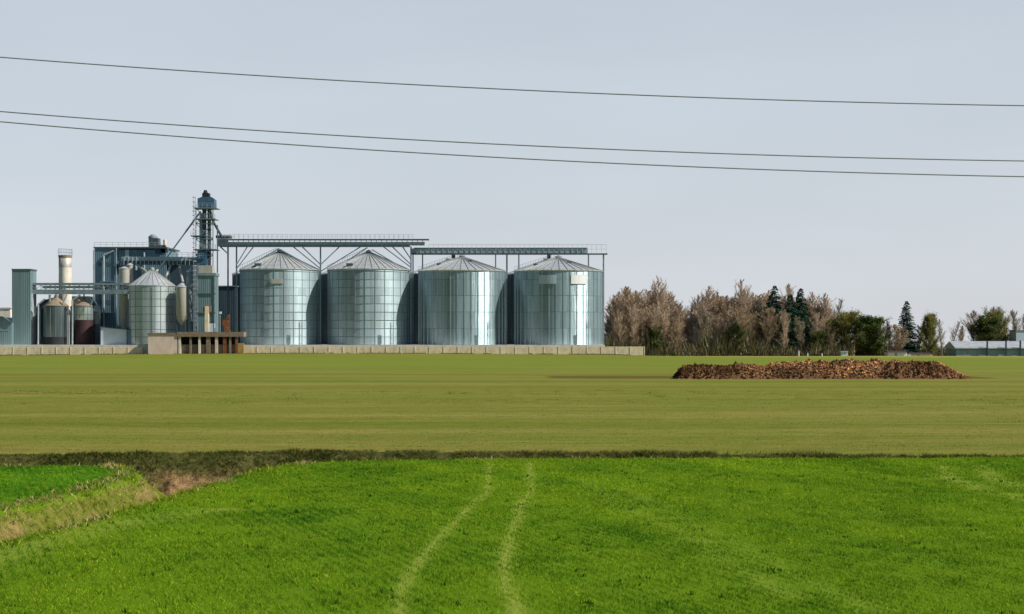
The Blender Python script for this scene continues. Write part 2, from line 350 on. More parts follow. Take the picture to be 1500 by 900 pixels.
farc = t.mix(t.math('MULTIPLY', nmr.outputs[0], .5), farc, t.mix(ng, (.06, .115, .008), (.15, .185, .02)))
# bare soil strip round the heap
def strip(o, c, w):
    return t.math('SMOOTH_MIN', 1, t.math('MAXIMUM', 0, t.math('SUBTRACT', 1, t.math('ABSOLUTE', t.math('DIVIDE', t.math('SUBTRACT', o, c), w)))), .1)
n4 = t.noise(t.coord('Object', (.12, .5, 1)), 1, 5, .7)
hx = strip(sy.outputs[0], 25.5, 23.5); hy = strip(sy.outputs[1], 166, 9)
hm = t.n('ShaderNodeMapRange', interpolation_type='SMOOTHSTEP'); hm.inputs[1].default_value = .18; hm.inputs[2].default_value = .36
t.l(t.math('ADD', t.math('MULTIPLY', t.math('MINIMUM', t.math('MULTIPLY', hx, 4), hy), .95), t.math('MULTIPLY', t.math('SUBTRACT', n4, .5), .5)), hm.inputs[0])
farc = t.mix(t.math('MULTIPLY', hm.outputs[0], .85), farc, (.10, .068, .02))
c = t.mix(sp.outputs[2], near, farc)
c = t.mix(t.math('MULTIPLY', sp.outputs[0], .85), c, (.25, .29, .05))
bm = t.n('ShaderNodeMapRange'); bm.inputs[1].default_value = .25; bm.inputs[2].default_value = .7
t.l(t.math('ADD', sp.outputs[1], t.math('MULTIPLY', t.math('SUBTRACT', n2, .5), .7)), bm.inputs[0])
ea = t.n('ShaderNodeAttribute', attribute_name='Earth'); es = t.n('ShaderNodeSeparateColor'); t.l(ea.outputs[0], es.inputs[0])
soil = t.mix(es.outputs[1], soil, t.ramp(n2, ((.35, (.02, .022, .008)), (.5, (.05, .06, .014)), (.62, (.10, .085, .035)))))
soil = t.mix(es.outputs[0], soil, t.ramp(t.math('ADD', t.math('MULTIPLY', n2, .5), t.math('MULTIPLY', n3, .5)), ((.38, (.07, .045, .02)), (.5, (.20, .125, .06)), (.62, (.36, .24, .12)))))
c = t.mix(bm.outputs[0], c, soil)
t.l(c, t.b.inputs['Base Color']); t.b.inputs['Roughness'].default_value = 1; t.b.inputs['Specular IOR Level'].default_value = .03
t.bump(t.math('ADD', n2, t.math('MULTIPLY', n3, .4)), .7, .08)
ground = np_mesh('ground', np.stack([GX, GY, GZ], -1).reshape(-1, 3), 4, t.m, {'Col': masks, 'Earth': emask}, smooth=True, idx=idx)
ground['kind'] = 'structure'
yard_z = 2.3
# raised concrete yard of the plant
yx0, yx1 = -160, at(886, 500, 388)[0]
yb = MB(); yb.box(yx0, yx1, 387.5, 470, -3, yard_z)
yard = yb.build('concrete_yard', M['concrete_pale']); yard['kind'] = 'structure'

# ------------------------------------------------------------------ crop and grass (nobody could count it)
def pal(cols, n, w=None):
    C = np.array(cols); k = rng.choice(len(C), n, p=w); c = C[k]*(1+rng.uniform(-.2, .2, (n, 1))); return np.clip(c, 0, 1)
def blades(name, X, Y, h, w, col, lean=.5, kind='stuff', sink=.02):
    n = len(X); Z, _ = terrain(X, Y); Z = Z-sink
    th = rng.uniform(0, 2*np.pi, n); ln = rng.uniform(0, lean, n)*h; la = rng.uniform(0, 2*np.pi, n)
    dx, dy = np.cos(th)*w/2, np.sin(th)*w/2
    V = np.empty((n, 3, 3)); V[:, 0] = np.stack([X-dx, Y-dy, Z], -1); V[:, 1] = np.stack([X+dx, Y+dy, Z], -1)
    V[:, 2] = np.stack([X+np.cos(la)*ln, Y+np.sin(la)*ln, Z+h], -1)
    c = np.repeat(col, 3, 0); o = np_mesh(name, V.reshape(-1, 3), 3, M['leafy'], {'Col': c}); return o
def wedge(n, y0, y1, p=0.0, k=.36):      # points spread over the wedge of ground before the camera
    Y = y0+(y1-y0)*rng.random(n)**(1/(1+p)) if p >= 0 else y0+(y1-y0)*rng.random(n)
    X = rng.uniform(-1, 1, n)*(k*Y+1.5); return X, Y
N = 850000
X, Y = wedge(N, 20.5, 57, 0)
# seed drills: gather the plants into rows that fan away from the camera's left
row = .25; xr = np.round((X+.35*Y)/row)*row-.35*Y; X = np.where(rng.random(N) < .55, xr+rng.normal(0, .035, N), X)
_, D = terrain(X, Y)
bankm = np.maximum(ss(.02, .1, D), np.exp(-((X-side_l(Y)+.1)/.35)**2)*.7)
ok = (Y < ditch_near(X)-.05) & (rng.random(N) > bankm) & (rng.random(N) > tracks(X, Y)*.75)
pn = fbm(X*.45, Y*.3, 4, 31); pf = fbm(X*2.4, Y*1.6, 2, 41)
ok &= rng.random(N) < .5+.8*pf
X, Y, pn, pf = X[ok], Y[ok], pn[ok], pf[ok]; n = len(X)
col = pal([(.13, .265, .010), (.175, .31, .013), (.08, .185, .008), (.24, .34, .02), (.32, .34, .05)], n, [.38, .30, .16, .11, .05])
g = (pn-.5)[:, None]; gd = (fbm((X+.35*Y)*1.1, Y*.12, 3, 33)-.5)[:, None]; col = np.clip(col*(1+g*np.array([1.3, .9, .5])+gd*np.array([.9, .5, .2])), 0.002, 1)
left = (X < -11)[:, None]; col = np.where(left, col*np.array([.6, .92, 1.1]), col)
hh = rng.uniform(.025, .075, n)*(.6+.8*pf); ww = .008+.0005*Y*rng.uniform(.7, 1.5, n)
crop = blades('young_wheat', X, Y, hh, ww, col, 1.5)
tag(crop, 'bright green young wheat covering the field before the ditch', 'crop', kind='stuff')
# odd dark weeds standing in the wheat
X, Y = wedge(550, 21, 53.5, 0); k = fbm(X*.5, Y*.5, 2, 77) > .40; X, Y = X[k], Y[k]
X = np.repeat(X, 7)+rng.normal(0, .05, len(X)*7); Y = np.repeat(Y, 7)+rng.normal(0, .05, len(Y)*7)
k = (terrain(X, Y)[1] < .02) & (Y < ditch_near(X)-.1); X, Y = X[k], Y[k]; n = len(X)
tag(blades('field_weeds', X, Y, rng.uniform(.05, .11, n), np.full(n, .05), pal([(.03, .10, .006), (.045, .12, .008)], n), .8), 'darker tufts of weed dotted through the young wheat', 'weeds', kind='stuff')
# rough grass on the banks
N = 150000
X = rng.uniform(-26, -6, N); Y = rng.uniform(22, 60, N)
X2 = rng.uniform(-30, 30, 120000); Y2 = ditch_near(X2)+rng.uniform(-.1, 1.12, 120000)*(ditch_far(X2)-ditch_near(X2))
X = np.concatenate([X, X2]); Y = np.concatenate([Y, Y2]); N = len(X)
_, D = terrain(X, Y)
dl = X-side_l(Y); dr = X-side_r(Y); sidez = (Y < 53.5)
m = ((D > .02) | ((np.abs(dl+.15) < .45*rng.random(N)**.5) & sidez) | ((np.abs(dr-.1) < .5*rng.random(N)) & sidez))
cl = fbm(X*1.3, Y*1.3, 3, 51); er = np.maximum(ss(.35, .8, D)*np.exp(-((X+10.2)/1.9)**4-((Y-54.9)/1.5)**4)*1.05, ss(.5, .7, fbm(X*1.6, Y*.9, 4, 15))*ss(.2, .5, D)*(X < -8.5)*(Y < 50)*.8); m &= rng.random(N) > er*.93; m &= (cl+rng.uniform(-.08, .08, N) > np.where((D > .5), .44, .38))
m |= (Y > ditch_near(X)+.2) & (Y < ditch_far(X)+.3) & (cl > .3) & (er < .3)
m &= Y < ditch_far(X)+.25; m &= (X < 7) | (rng.random(N) < .2+.5*(fbm(X*1.2, Y*0, 2, 13) > .55)) | (D > .5)
X, Y, D, cl = X[m], Y[m], D[m], cl[m]; n = len(X)
farbank = (Y > ditch_near(X)+(ditch_far(X)-ditch_near(X))*.35)
straw = pal([(.50, .40, .18), (.34, .27, .09), (.17, .20, .02), (.10, .18, .008), (.62, .52, .28)], n, [.26, .2, .2, .22, .12])
dark = pal([(.05, .07, .010), (.035, .028, .014), (.085, .11, .012), (.14, .105, .045), (.05, .10, .008)], n, [.3, .24, .22, .11, .13])
col = np.where(farbank[:, None], dark, straw)
lt = (ss(-7, -2, X)*.5+.35*(fbm(X*.9, Y*.9, 2, 19) > .5))[:, None]*farbank[:, None]; col = col*(1-lt)+np.array([.16, .16, .04])*lt
gz = (fbm(X*.7, Y*.7, 2, 61) > .56)[:, None] & ~farbank[:, None]; col = np.where(gz, col*np.array([.6, .85, .2]), col)
tag(blades('bank_grass', X, Y, rng.uniform(.04, .16, n)*(.5+cl)*np.where(farbank, .35+1.1*fbm(X*.7, Y*0, 3, 23), 1), rng.uniform(.025, .055, n), col, 2.0), 'dry straw and dark rough grass on the sides of the ditches', 'grass', kind='stuff')
# stubbly sward of the far field
N = 200000
Y = 58+70*rng.random(N)**1.6; X = rng.uniform(-1, 1, N)*(.36*Y); Y = np.where(rng.random(N) < .75, np.round(Y/.5)*.5+rng.normal(0, .06, N), Y)
k = Y > ditch_far(X)+.1; X, Y = X[k], Y[k]; n = len(X)
b = fbm(X*.02, Y*.55, 4, 71)[:, None]; cA = np.array((.095, .135, .016)); cB = np.array((.19, .185, .042)); q_ = ss(.38, .62, b)
col = (cA*(1-q_)+cB*q_)*rng.uniform(.8, 1.2, (n, 1))
tag(blades('field_sward', X, Y, rng.uniform(.012, .035, n), .04+.0012*Y, col, 2.5), 'sparse olive and straw coloured sward of the field beyond the ditch', 'grass', kind='stuff')

# ------------------------------------------------------------------ the grain plant
class Site:
    """an Empty at a thing's base; q(px, py, dy) gives local metres for a survey point dy behind the base"""
    def __init__(s, name, px, Y, label, cat, group=None, z=None):
        s.o = Vector((at(px, 0, Y)[0], Y, yard_z if z is None else z)); s.e = empty(name, s.o, label, cat, group)
    def q(s, px, py, dy=0): return Vector(at(px, py, s.o.y+dy))-s.o
    def box(s, mb, x0, x1, y0, y1, d0=0, d1=3):       # outline measured at the front face
        a = s.q(x0, y1, d0); b = s.q(x1, y0, d0); mb.box(a.x, b.x, d0, d1, a.z, b.z); return mb
    def bar(s, mb, x0, y0, x1, y1, d=0, w=.15, d1=None): mb.bar(s.q(x0, y0, d), s.q(x1, y1, d if d1 is None else d1), w); return mb

def silo(name, loc, r, hw, hr, wall, rib, label, group, nrib=40, ribw=.12, rings=False, pale_roof=True, door=True, cat='silo', legs=0, ladder=True):
    e = empty(name, loc, label, cat, group)
    w = MB(); w.lathe([(r, legs), (r, hw)], 96); w.build('wall', wall, e, True)
    rb = MB()
    for i in range(nrib):
        a = 2*math.pi*(i+.5)/nrib; rb.bar((math.cos(a)*(r+.03), math.sin(a)*(r+.03), legs), (math.cos(a)*(r+.03), math.sin(a)*(r+.03), hw-.02), ribw, .09)
    if rings:
        k = 1
        while k*1.95 < hw-.5:
            rb.lathe([(r+.012, k*1.95-.06), (r+.05, k*1.95-.03), (r+.05, k*1.95+.03), (r+.012, k*1.95+.06)], 64); k += 1
    rb.build('stiffeners', rib, e)
    rf = MB(); rt = r*.07
    rf.lathe([(r+.04, hw-.28), (r+.22, hw-.12), (r+.22, hw), (rt, hw+hr)], 72); 
    n = 36
    rf.lathe([(rt, hw+hr), (rt, hw+hr+.35), (rt*1.3, hw+hr+.4), (.05, hw+hr+.75)], 20)
    roof = rf.build('roof', M['roof'], e)
    rr = MB()
    for i in range(n):
        a = 2*math.pi*i/n; ca, sa = math.cos(a), math.sin(a)
        rr.bar((ca*(r+.2), sa*(r+.2), hw+.05), (ca*rt*1.2, sa*rt*1.2, hw+hr+.03), .14, .16)
    rr.build('roof_ribs', M['roof_rib'], roof)
    def on_roof(adeg, f): a = R(adeg); q = r*(1-f); return Vector((math.cos(a)*q, math.sin(a)*q, hw+hr*f*(r/(r-rt))))
    if ladder:
        for (ad, nm) in ((-172, 'roof_ladder'),):
            lm = MB()
            for off in (-1.8, 1.8): lm.bar(on_roof(ad+off, -.02)+Vector((0, 0, .35)), on_roof(ad+off*3, .9)+Vector((0, 0, .35)), .07)
            for off in (-1.8, 1.8): lm.bar(on_roof(ad+off, -.02)+Vector((0, 0, 1.1)), on_roof(ad+off*3, .9)+Vector((0, 0, 1.1)), .06)
            for f in np.arange(0, .9, .06): lm.bar(on_roof(ad, f)+Vector((0, 0, .2)), on_roof(ad, f)+Vector((0, 0, 1.1)), .06)
            lm.build(nm, M['steel'], roof)
    return e, roof, on_roof
SY = 400.0
def front_silo(cx, rpx, eave, apex, kind, label):
    loc = (at(cx, 0, SY)[0], SY, yard_z); r = rpx/6.0; hw = at(0, eave, SY)[2]-yard_z; hr = (eave-apex)/6.0
    grid = kind == 'grid'
    e, roof, on = silo('grain_silo', loc, r, hw, hr-.6, M['silo_grid' if grid else 'silo_rib'], M['rib'] if grid else M['rib_pale'], label, 'large grain silos in the front row', 26 if grid else 40, .10 if grid else .20, grid)
    return e, roof, on, r, hw, hr
S = []
S.append(front_silo(410, 57.5, 396, 366, 'grid', 'large steel silo with a small cream plate on its wall, nearest the lattice tower'))
S.append(front_silo(540, 59.5, 396, 367, 'grid', 'large plain grey steel silo under the right end of the higher gallery'))
S.append(front_silo(677, 63.5, 398, 374, 'rib', 'large ribbed silo with a bright vertical glare, under the left half of the lower gallery'))
S.append(front_silo(818, 64.5, 398, 375, 'rib', 'large ribbed silo with two white boards under its eave, at the end nearest the trees'))
def plate(e, r, cx, x0, x1, y0, y1, mat, name):       # a board bent round the wall
    fr = SY-r; a0 = math.asin((x0-cx)/6.0/r); a1 = math.asin((x1-cx)/6.0/r); z0 = EYE-(y1-495)/6.05-yard_z; z1 = EYE-(y0-495)/6.05-yard_z
    mb = MB(); n = 6
    for i in range(n):
        t0 = a0+(a1-a0)*i/n; t1 = a0+(a1-a0)*(i+1)/n
        P = [(math.sin(t)*q, -math.cos(t)*q) for t in (t0, t1) for q in (r+.12, r+.2)]
        (ax, ay), (bx, by), (cx_, cy), (dx, dy) = P
        mb.quad((bx, by, z0), (dx, dy, z0), (dx, dy, z1), (bx, by, z1)); mb.quad((ax, ay, z1), (bx, by, z1), (dx, dy, z1), (cx_, cy, z1))
        mb.quad((ax, ay, z0), (cx_, cy, z0), (dx, dy, z0), (bx, by, z0))
        if i == 0: mb.quad((ax, ay, z0), (bx, by, z0), (bx, by, z1), (ax, ay, z1))
        if i == n-1: mb.quad((dx, dy, z0), (cx_, cy, z0), (cx_, cy, z1), (dx, dy, z1))
    return mb.build(name, mat, e)
plate(S[0][0], S[0][3], 410, 405, 423, 410.5, 417, M['cream'], 'plate')
p1 = plate(S[3][0], S[3][3], 818, 789, 813, 404.5, 417.5, M['tarp'], 'board'); p1['label'] = 'white board tinted bluish as shade'  # this white board's shade is put into its bluish colour
p2 = plate(S[3][0], S[3][3], 818, 834, 856, 404.5, 417.5, M['white'], 'board'); p2['label'] = 'brightly lit white board'
for (e, roof, on, r, hw, hr), hs in zip(S, ([(-122, .16, .8)], [(-118, .16, .8)], [(-150, .4, .55), (-60, .62, .5)], [(-150, .4, .55), (-58, .55, .5)])):
    for ad, f, sz in hs:                               # roof hatches
        p = on(ad, f); mb = MB(); mb.box(p.x-sz, p.x+sz, p.y-sz*.7, p.y+sz*.7, p.z-.1, p.z+sz*.75)
        mb.build('hatch', M['steel_dark'], roof)
    mb = MB(); a = R(-52)                              # outside ladder with cage, and a door
    cx, cy = math.cos(a)*(r+.35), math.sin(a)*(r+.35)
    for s_ in (-.22, .22): mb.bar((cx+s_, cy, 0), (cx+s_, cy, hw*.32), .06)
    for k in np.arange(.3, hw*.32, .4): mb.bar((cx-.22, cy, k), (cx+.22, cy, k), .04)
    mb.build('ladder', M['steel'], e)
    a = R(-70); t_ = Vector((-math.sin(a), math.cos(a), 0)); c_ = Vector((math.cos(a), math.sin(a), 0))*(r+.06); mb = MB()
    mb.bar(c_+Vector((0, 0, .3)), c_+Vector((0, 0, 2.3)), 1.0, .18); mb.build('door', M['steel'], e)
# second row, seen as slivers to the left of each front silo
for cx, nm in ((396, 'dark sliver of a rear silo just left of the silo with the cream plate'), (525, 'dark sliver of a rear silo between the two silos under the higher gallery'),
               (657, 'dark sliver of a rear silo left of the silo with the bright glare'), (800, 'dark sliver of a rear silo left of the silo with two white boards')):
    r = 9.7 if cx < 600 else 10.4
    silo('grain_silo', (at(cx, 0, 427)[0], 427, yard_z), r, at(0, 402, 427)[2]-yard_z, 3.6, M['silo_rear_shaded'], M['steel_dark'], nm, 'grain silos in the rear row', 30, .16, ladder=False)

def railing(mb, a, b, h=1.0, step=1.25, w=.055):
    a = Vector(a); b = Vector(b); L = (b-a).length; n = max(1, int(L/step)); up = Vector((0, 0, h))
    for i in range(n+1): p = a.lerp(b, i/n); mb.bar(p, p+up, w)
    mb.bar(a+up, b+up, w); mb.bar(a+up*.5, b+up*.5, w*.8)
# higher gallery over the first two silos
g = Site('conveyor_gallery', 318, 399, 'long higher steel conveyor gallery on tree-shaped props over the two left silos', 'conveyor')
mb = MB(); g.box(mb, 322, 622, 354.6, 359.5, -.6, .8); 
for px in np.arange(326, 620, 7.5): g.box(mb, px, px+.9, 351.7, 359.9, -.72, -.598)
mb.build('conveyor_casing', M['casing'], g.e)
mb = MB(); g.box(mb, 320, 628, 350.2, 351.6, -1.3, 1.5); g.box(mb, 322, 600, 359.9, 361.6, -1.0, 1.2); mb.build('walkway', M['steel_dark'], g.e)
mb = MB()
for d in (-1.25, 1.45): railing(mb, g.q(322, 350, d), g.q(605, 350.3, d), 1.05, 1.15)
mb.build('railing', M['steel_pale'], g.e)
mb = MB(); g.box(mb, 316, 338, 345, 349, -1.0, 1.2); g.box(mb, 318, 333, 350, 361, -1.4, -.7); mb.build('drive_housing', M['steel_dark'], g.e)
for px, dx in ((334, 0), (346.5, 0), (469.5, 0), (602, 0)):
    mb = MB(); d = -6.5 if px > 400 else -4
    top = 361 if px < 400 else 392
    g.bar(mb, px, 505.0, px, 361.5, 0, .34)
    mb.build('column', M['steel'] if px != 334 else M['steel_dark'], g.e)
for (x0, y0, x1, y1) in ((346.5, 394, 371, 362), (346.5, 388, 362, 362), (334, 372, 322, 361), (469.5, 394, 430, 362), (469.5, 388, 443, 362), (469.5, 388, 497, 362), (469.5, 398, 528, 362),
                         (602, 392, 562, 362), (602, 388, 575, 362), (602, 380, 590, 362), (350, 398, 409, 364), (469, 398, 411, 366), (483, 399, 538, 363), (600, 399, 545, 366)):
    mb = MB(); g.bar(mb, x0, y0, x1, y1, -1.0 if y1 != 364 else -1.5, .26, -.6); mb.build('strut', M['steel'], g.e)
# lower gallery
g = Site('conveyor_gallery', 605, 401, 'lower steel conveyor gallery on straight legs over the two right silos', 'conveyor')
mb = MB(); g.box(mb, 603, 861, 364.2, 371, -.6, .7); 
for px in np.arange(607, 860, 8.2): g.box(mb, px, px+.9, 364.1, 371.2, -.72, -.598)
mb.build('conveyor_casing', M['casing'], g.e)
mb = MB(); g.box(mb, 603, 890, 371.3, 372.8, -1.3, 1.4); g.box(mb, 606, 860, 363, 364, -.8, .9); mb.build('walkway', M['steel_dark'], g.e)
mb = MB(); railing(mb, g.q(628, 372, -1.25), g.q(888, 372, -1.25), 2.25, 1.15); railing(mb, g.q(628, 372, 1.35), g.q(888, 372, 1.35), 2.25, 1.15); mb.build('railing', M['steel_pale'], g.e)
for px, yb_, w in ((605, 505, .3), (619, 398, .3), (726, 398, .3), (742.5, 505, .4), (760, 398, .3), (862, 398, .3), (884, 505, .36)):
    mb = MB(); g.bar(mb, px, yb_, px, 372.5, 0, w); mb.build('column', M['steel'], g.e)
for px in (664, 804):
    mb = MB(); mb.cyl(g.q(px, 379, 0), g.q(px, 372.5, 0), .45, n=10); mb.build('spout', M['steel_dark'], g.e)
# dark machine hall seen in the gap left of the first silo
g = Site('machine_hall', 325, 415, 'dark flat-roofed hall between the square bin and the first large silo', 'building')
mb = MB(); g.box(mb, 311, 345, 420, 506, 0, 12); mb.build('wall', M['dark_clad'], g.e)
mb = MB(); g.box(mb, 310, 346, 418.6, 420, -.3, 12.3); mb.build('roof', M['steel'], g.e)
mb = MB(); g.box(mb, 317, 323, 480, 505, -.12, 0); mb.build('door', M['steel_dark'], g.e)

# elevator tower
g = Site('elevator_tower', 299, 396, 'tall lattice bucket elevator tower with a blue head, highest thing of the plant', 'tower')
mb = MB(); T0, T1, X0, X1 = 300, 400, 287, 312
for px in (X0, X1):
    for d in (0, 3.6): g.bar(mb, px, 505, px, 300, d, .2)
mb.build('tower_frame', M['steel'], g.e)
mb = MB(); lv = [505, 480, 452, 425, 398, 374, 350, 328, 306]
for i in range(len(lv)-1):
    for d in (0, 3.6):
        g.bar(mb, X0, lv[i], X1, lv[i+1], d, .15); g.bar(mb, X1, lv[i], X0, lv[i+1], d, .15); g.bar(mb, X0, lv[i+1], X1, lv[i+1], d, .2)
    for px in (X0, X1): g.bar(mb, px, lv[i+1], px, lv[i+1], 0, .16, 3.6)
mb.build('bracing', M['steel'], g.e)
for px, w in ((299, 5.2), (306, 4.6)):
    mb = MB(); g.box(mb, px-w/2, px+w/2, 302, 490, 1.0, 1.9)
    for y in np.arange(308, 488, 14): g.box(mb, px-w/2-.5, px+w/2+.5, y, y+1, .9, 2.0)
    mb.build('elevator_casing', M['steel_dark'], g.e)
mb = MB(); g.box(mb, 292, 296, 312, 400, .2, 1.0); mb.build('elevator_casing', M['steel'], g.e)
mb = MB(); mb.prism([(v.x, v.z) for v in (g.q(289, 303), g.q(289, 291), g.q(295, 288.5), g.q(309, 288.5), g.q(313.5, 292), g.q(313.5, 303))], .2, 3.4); mb.build('elevator_head', M['blue'], g.e)
mb = MB(); g.box(mb, 296, 306, 283, 288.5, .6, 2.6); a = g.q(301, 283, 1.6); mb.cyl(a, a+Vector((0, 0, .7)), .6, .35, 12); mb.build('motor', M['dark'], g.e)
for (x0, x1, y, nm) in ((283, 317, 304, 0), (285, 315, 320, 0), (279, 300, 345, 0), (283, 316, 365, 0), (276, 300, 378, 0)):
    mb = MB(); g.box(mb, x0, x1, y, y+1.3, -.8, 4.4); p = mb.build('platform', M['blue'] if y > 340 else M['steel'], g.e)
    mb = MB(); railing(mb, g.q(x0+.3, y, -.75), g.q(x1-.3, y, -.75), 1.05, 1.1, .06); railing(mb, g.q(x1-.3, y, -.75), g.q(x1-.3, y, 4.3), 1.05, 1.1, .06); mb.build('platform_railing', M['steel_pale'], p)
mb = MB()
for s_ in (-.25, .25): a = g.q(285, 505, -.3); b = g.q(285, 288, -.3); mb.bar(a+Vector((s_, 0, 0)), b+Vector((s_, 0, 0)), .07)
a = g.q(285, 505, -.3); top = g.q(285, 288, -.3).z
for z in np.arange(1, top, .45): mb.bar(a+Vector((-.25, 0, z)), a+Vector((.25, 0, z)), .05)
for z in np.arange(2.5, top, 1.1): mb.lathe([(.5, z), (.5, z+.12)], 12, (a.x, a.y-.35))
mb.build('caged_ladder', M['steel_pale'], g.e)
mb = MB(); g.box(mb, 289, 303, 368, 388, -.5, .2); mb.build('gear_box', M['blue'], g.e)
mb = MB(); mb.cyl(g.q(294, 310, .2), g.q(272, 340, .2), .22); mb.cyl(g.q(272, 340, .2), g.q(231, 396, 1.5), .17); mb.build('long_spout', M['steel'], g.e)
mb = MB(); mb.cyl(g.q(306, 304, .6), g.q(313, 326, .6), .33); mb.cyl(g.q(313, 326, .6), g.q(326, 349, 2.2), .3); mb.build('short_spout', M['steel_dark'], g.e)
mb = MB(); mb.cyl(g.q(318.5, 330, 1), g.q(318.5, 400, 1), .16); mb.build('vent_pipe', M['blue'], g.e)

# square bin in front of the tower, with its cream hopper box
g = Site('square_bin', 301, 388.6, 'grey square steel bin with a cream box on top, in front of the lattice tower', 'bin')
mb = MB(); g.box(mb, 288, 315, 404, 487, 0, 4.5); mb.build('wall', M['grey_clad'], g.e)
mb = MB(); g.box(mb, 286.6, 315.8, 400, 404, -.25, 4.75); mb.build('rim', M['steel'], g.e)
mb = MB(); g.box(mb, 291, 311, 389, 400, .3, 3.5); mb.build('hopper_box', M['cream'], g.e)
for px in (286, 289, 302, 314):
    mb = MB(); g.bar(mb, px, 506, px, 404 if px != 302 else 487, -.12, .22); mb.build('post', M['steel'], g.e)
mb = MB(); g.box(mb, 289.5, 313.5, 487.3, 506, 1.4, 4); mb.build('base_wall', M['dark_clad'], g.e)
mb = MB()
for y in (430, 458, 487): mb = MB(); g.box(mb, 287.5, 315.5, y, y+1, -.24, -.02); mb.build('girt', M['steel_dark'], g.e)


# mid-size round silo and slim hopper bin
g = Site('small_silo', 223, 393, 'mid-size pale round silo with a light conical roof, left of the slim cream bin', 'silo')
e = g.e; r = 33/6.1; hw = g.q(0, 419).z
mb = MB(); mb.lathe([(r, 0), (r, hw)], 72); mb.build('wall', M['silo_small'], e, True)
mb = MB(); mb.lathe([(r+.15, hw-.1), (r+.15, hw), (.5, hw+3.8), (.5, hw+4.3), (.02, hw+4.5)], 48); roof = mb.build('roof', M['roof'], e)
mb = MB()
for i in range(24): a = 2*math.pi*i/24; mb.bar((math.cos(a)*(r+.1), math.sin(a)*(r+.1), hw+.05), (math.cos(a)*.5, math.sin(a)*.5, hw+3.85), .1, .12)
mb.build('roof_ribs', M['roof_rib'], roof)
mb = MB()
for i in range(16): a = 2*math.pi*(i+.5)/16; mb.bar((math.cos(a)*(r+.03), math.sin(a)*(r+.03), 0), (math.cos(a)*(r+.03), math.sin(a)*(r+.03), hw-.1), .12, .08)
mb.build('stiffeners', M['rib'], e)
mb = MB()
for s_ in (-.25, .25): mb.bar((1.6+s_, -r-.15, 0), (1.6+s_, -r-.15, hw), .07)
for z_ in np.arange(.4, hw, .45): mb.bar((1.35, -r-.15, z_), (1.85, -r-.15, z_), .05)
mb.build('ladder', M['steel'], e)
g = Site('hopper_bin', 266.5, 389.8, 'slim cream round bin on dark legs, right of the mid-size pale silo', 'bin')
r = 1.42; z0 = g.q(0, 468).z; z1 = g.q(0, 421).z
mb = MB(); mb.lathe([(.25, z0-1.3), (r, z0), (r, z1)], 32); mb.build('wall', M['cream'], g.e, True)
mb = MB(); mb.lathe([(r+.1, z1-.05), (r+.1, z1+.05), (.4, z1+.95), (.02, z1+1.05)], 24); mb.build('roof', M['roof'], g.e)
for i in range(4):
    a = R(45+90*i); mb = MB(); mb.bar((math.cos(a)*r, math.sin(a)*r, 0), (math.cos(a)*r, math.sin(a)*r, z0+.8), .16); mb.build('leg', M['steel_dark'], g.e)
for px, y0, y1, Y, rr, lab in ((182, 394, 478, 399, 1.25, 'tall slim cream bin against the blue hall, touching the mid-size silo'),
                               (190.5, 389, 470, 402, .75, 'thin pale pipe-like bin between the tall cream bin and the mid-size silo'),
                               (278, 398, 470, 398, .9, 'thin grey bin between the slim cream bin and the square bin')):
    g = Site('slim_bin', px, Y, lab, 'bin'); z0 = g.q(0, y1).z; z1 = g.q(0, y0).z
    mb = MB(); mb.lathe([(.2, z0-1), (rr, z0), (rr, z1)], 28); mb.build('wall', M['cream'] if px < 200 else M['steel'], g.e, True)
    mb = MB(); mb.lathe([(rr+.08, z1-.05), (rr+.08, z1+.1), (.1, z1+.6)], 24); mb.build('cap', M['roof'], g.e)
    for i in range(4): a = R(45+90*i); mb = MB(); mb.bar((math.cos(a)*rr*.9, math.sin(a)*rr*.9, 0), (math.cos(a)*rr*.9, math.sin(a)*rr*.9, z0+.5), .14); mb.build('leg', M['steel_dark'], g.e)

# big blue process hall
g = Site('process_hall', 190, 408, 'big blue-clad flat-roofed process hall behind the mid-size silo', 'building')
mb = MB(); g.box(mb, 138.5, 171, 364, 506, 0, 16); mb.build('wall', M['blue_clad'], g.e)
w2 = MB(); g.box(w2, 171.3, 243, 366, 506, .7, 16); o = w2.build('wall', M['blue_clad'], g.e)
mb = MB(); g.box(mb, 243.3, 284, 378, 506, 2.5, 14); mb.build('annex', M['dark_clad'], g.e)
mb = MB(); g.box(mb, 136.8, 244, 361.8, 364, -.25, 16.2); mb.build('parapet', M['steel_dark'], g.e)
mb = MB(); railing(mb, g.q(138, 361.5, .2), g.q(236, 361.5, .2), 1.05, 1.5, .07); mb.build('roof_railing', M['steel_pale'], g.e)
mb = MB(); g.bar(mb, 137.3, 505, 137.3, 366, -.3, .3); g.bar(mb, 170.5, 505, 170.5, 364, -.3, .2); mb.build('downpipe', M['steel_pale'], g.e)
mb = MB(); g.box(mb, 183, 189, 366, 377, .3, .7); mb.build('louvre', M['steel_pale'], g.e)
for (x0, x1, y0, y1) in ((143, 149, 384, 390), (156, 162, 384, 390), (143, 149, 440, 446), (156, 162, 440, 446), (152, 158, 492, 505)):
    mb = MB(); g.box(mb, x0, x1, y0, y1, -.06, .02); mb.build('door' if y1 > 500 else 'window', M['steel_dark'], g.e)
mb = MB(); g.box(mb, 237, 262, 379, 388, 1.4, 2.4); g.box(mb, 176, 184, 381, 389, -.7, .6); mb.build('vent_box', M['steel_dark'], g.e)
for (x0, x1, y0, y1) in ((146, 168, 412, 413.3), (146, 168, 458, 459.3)):
    mb = MB(); g.box(mb, x0, x1, y0, y1, -.9, -.02); mb.build('ledge', M['steel'], g.e)
mb = MB(); mb.cyl(g.q(152, 505, -.4), g.q(152, 374, -.4), .22); mb.cyl(g.q(152, 374, -.4), g.q(166, 368, -.4), .22); mb.build('duct', M['steel_pale'], g.e)
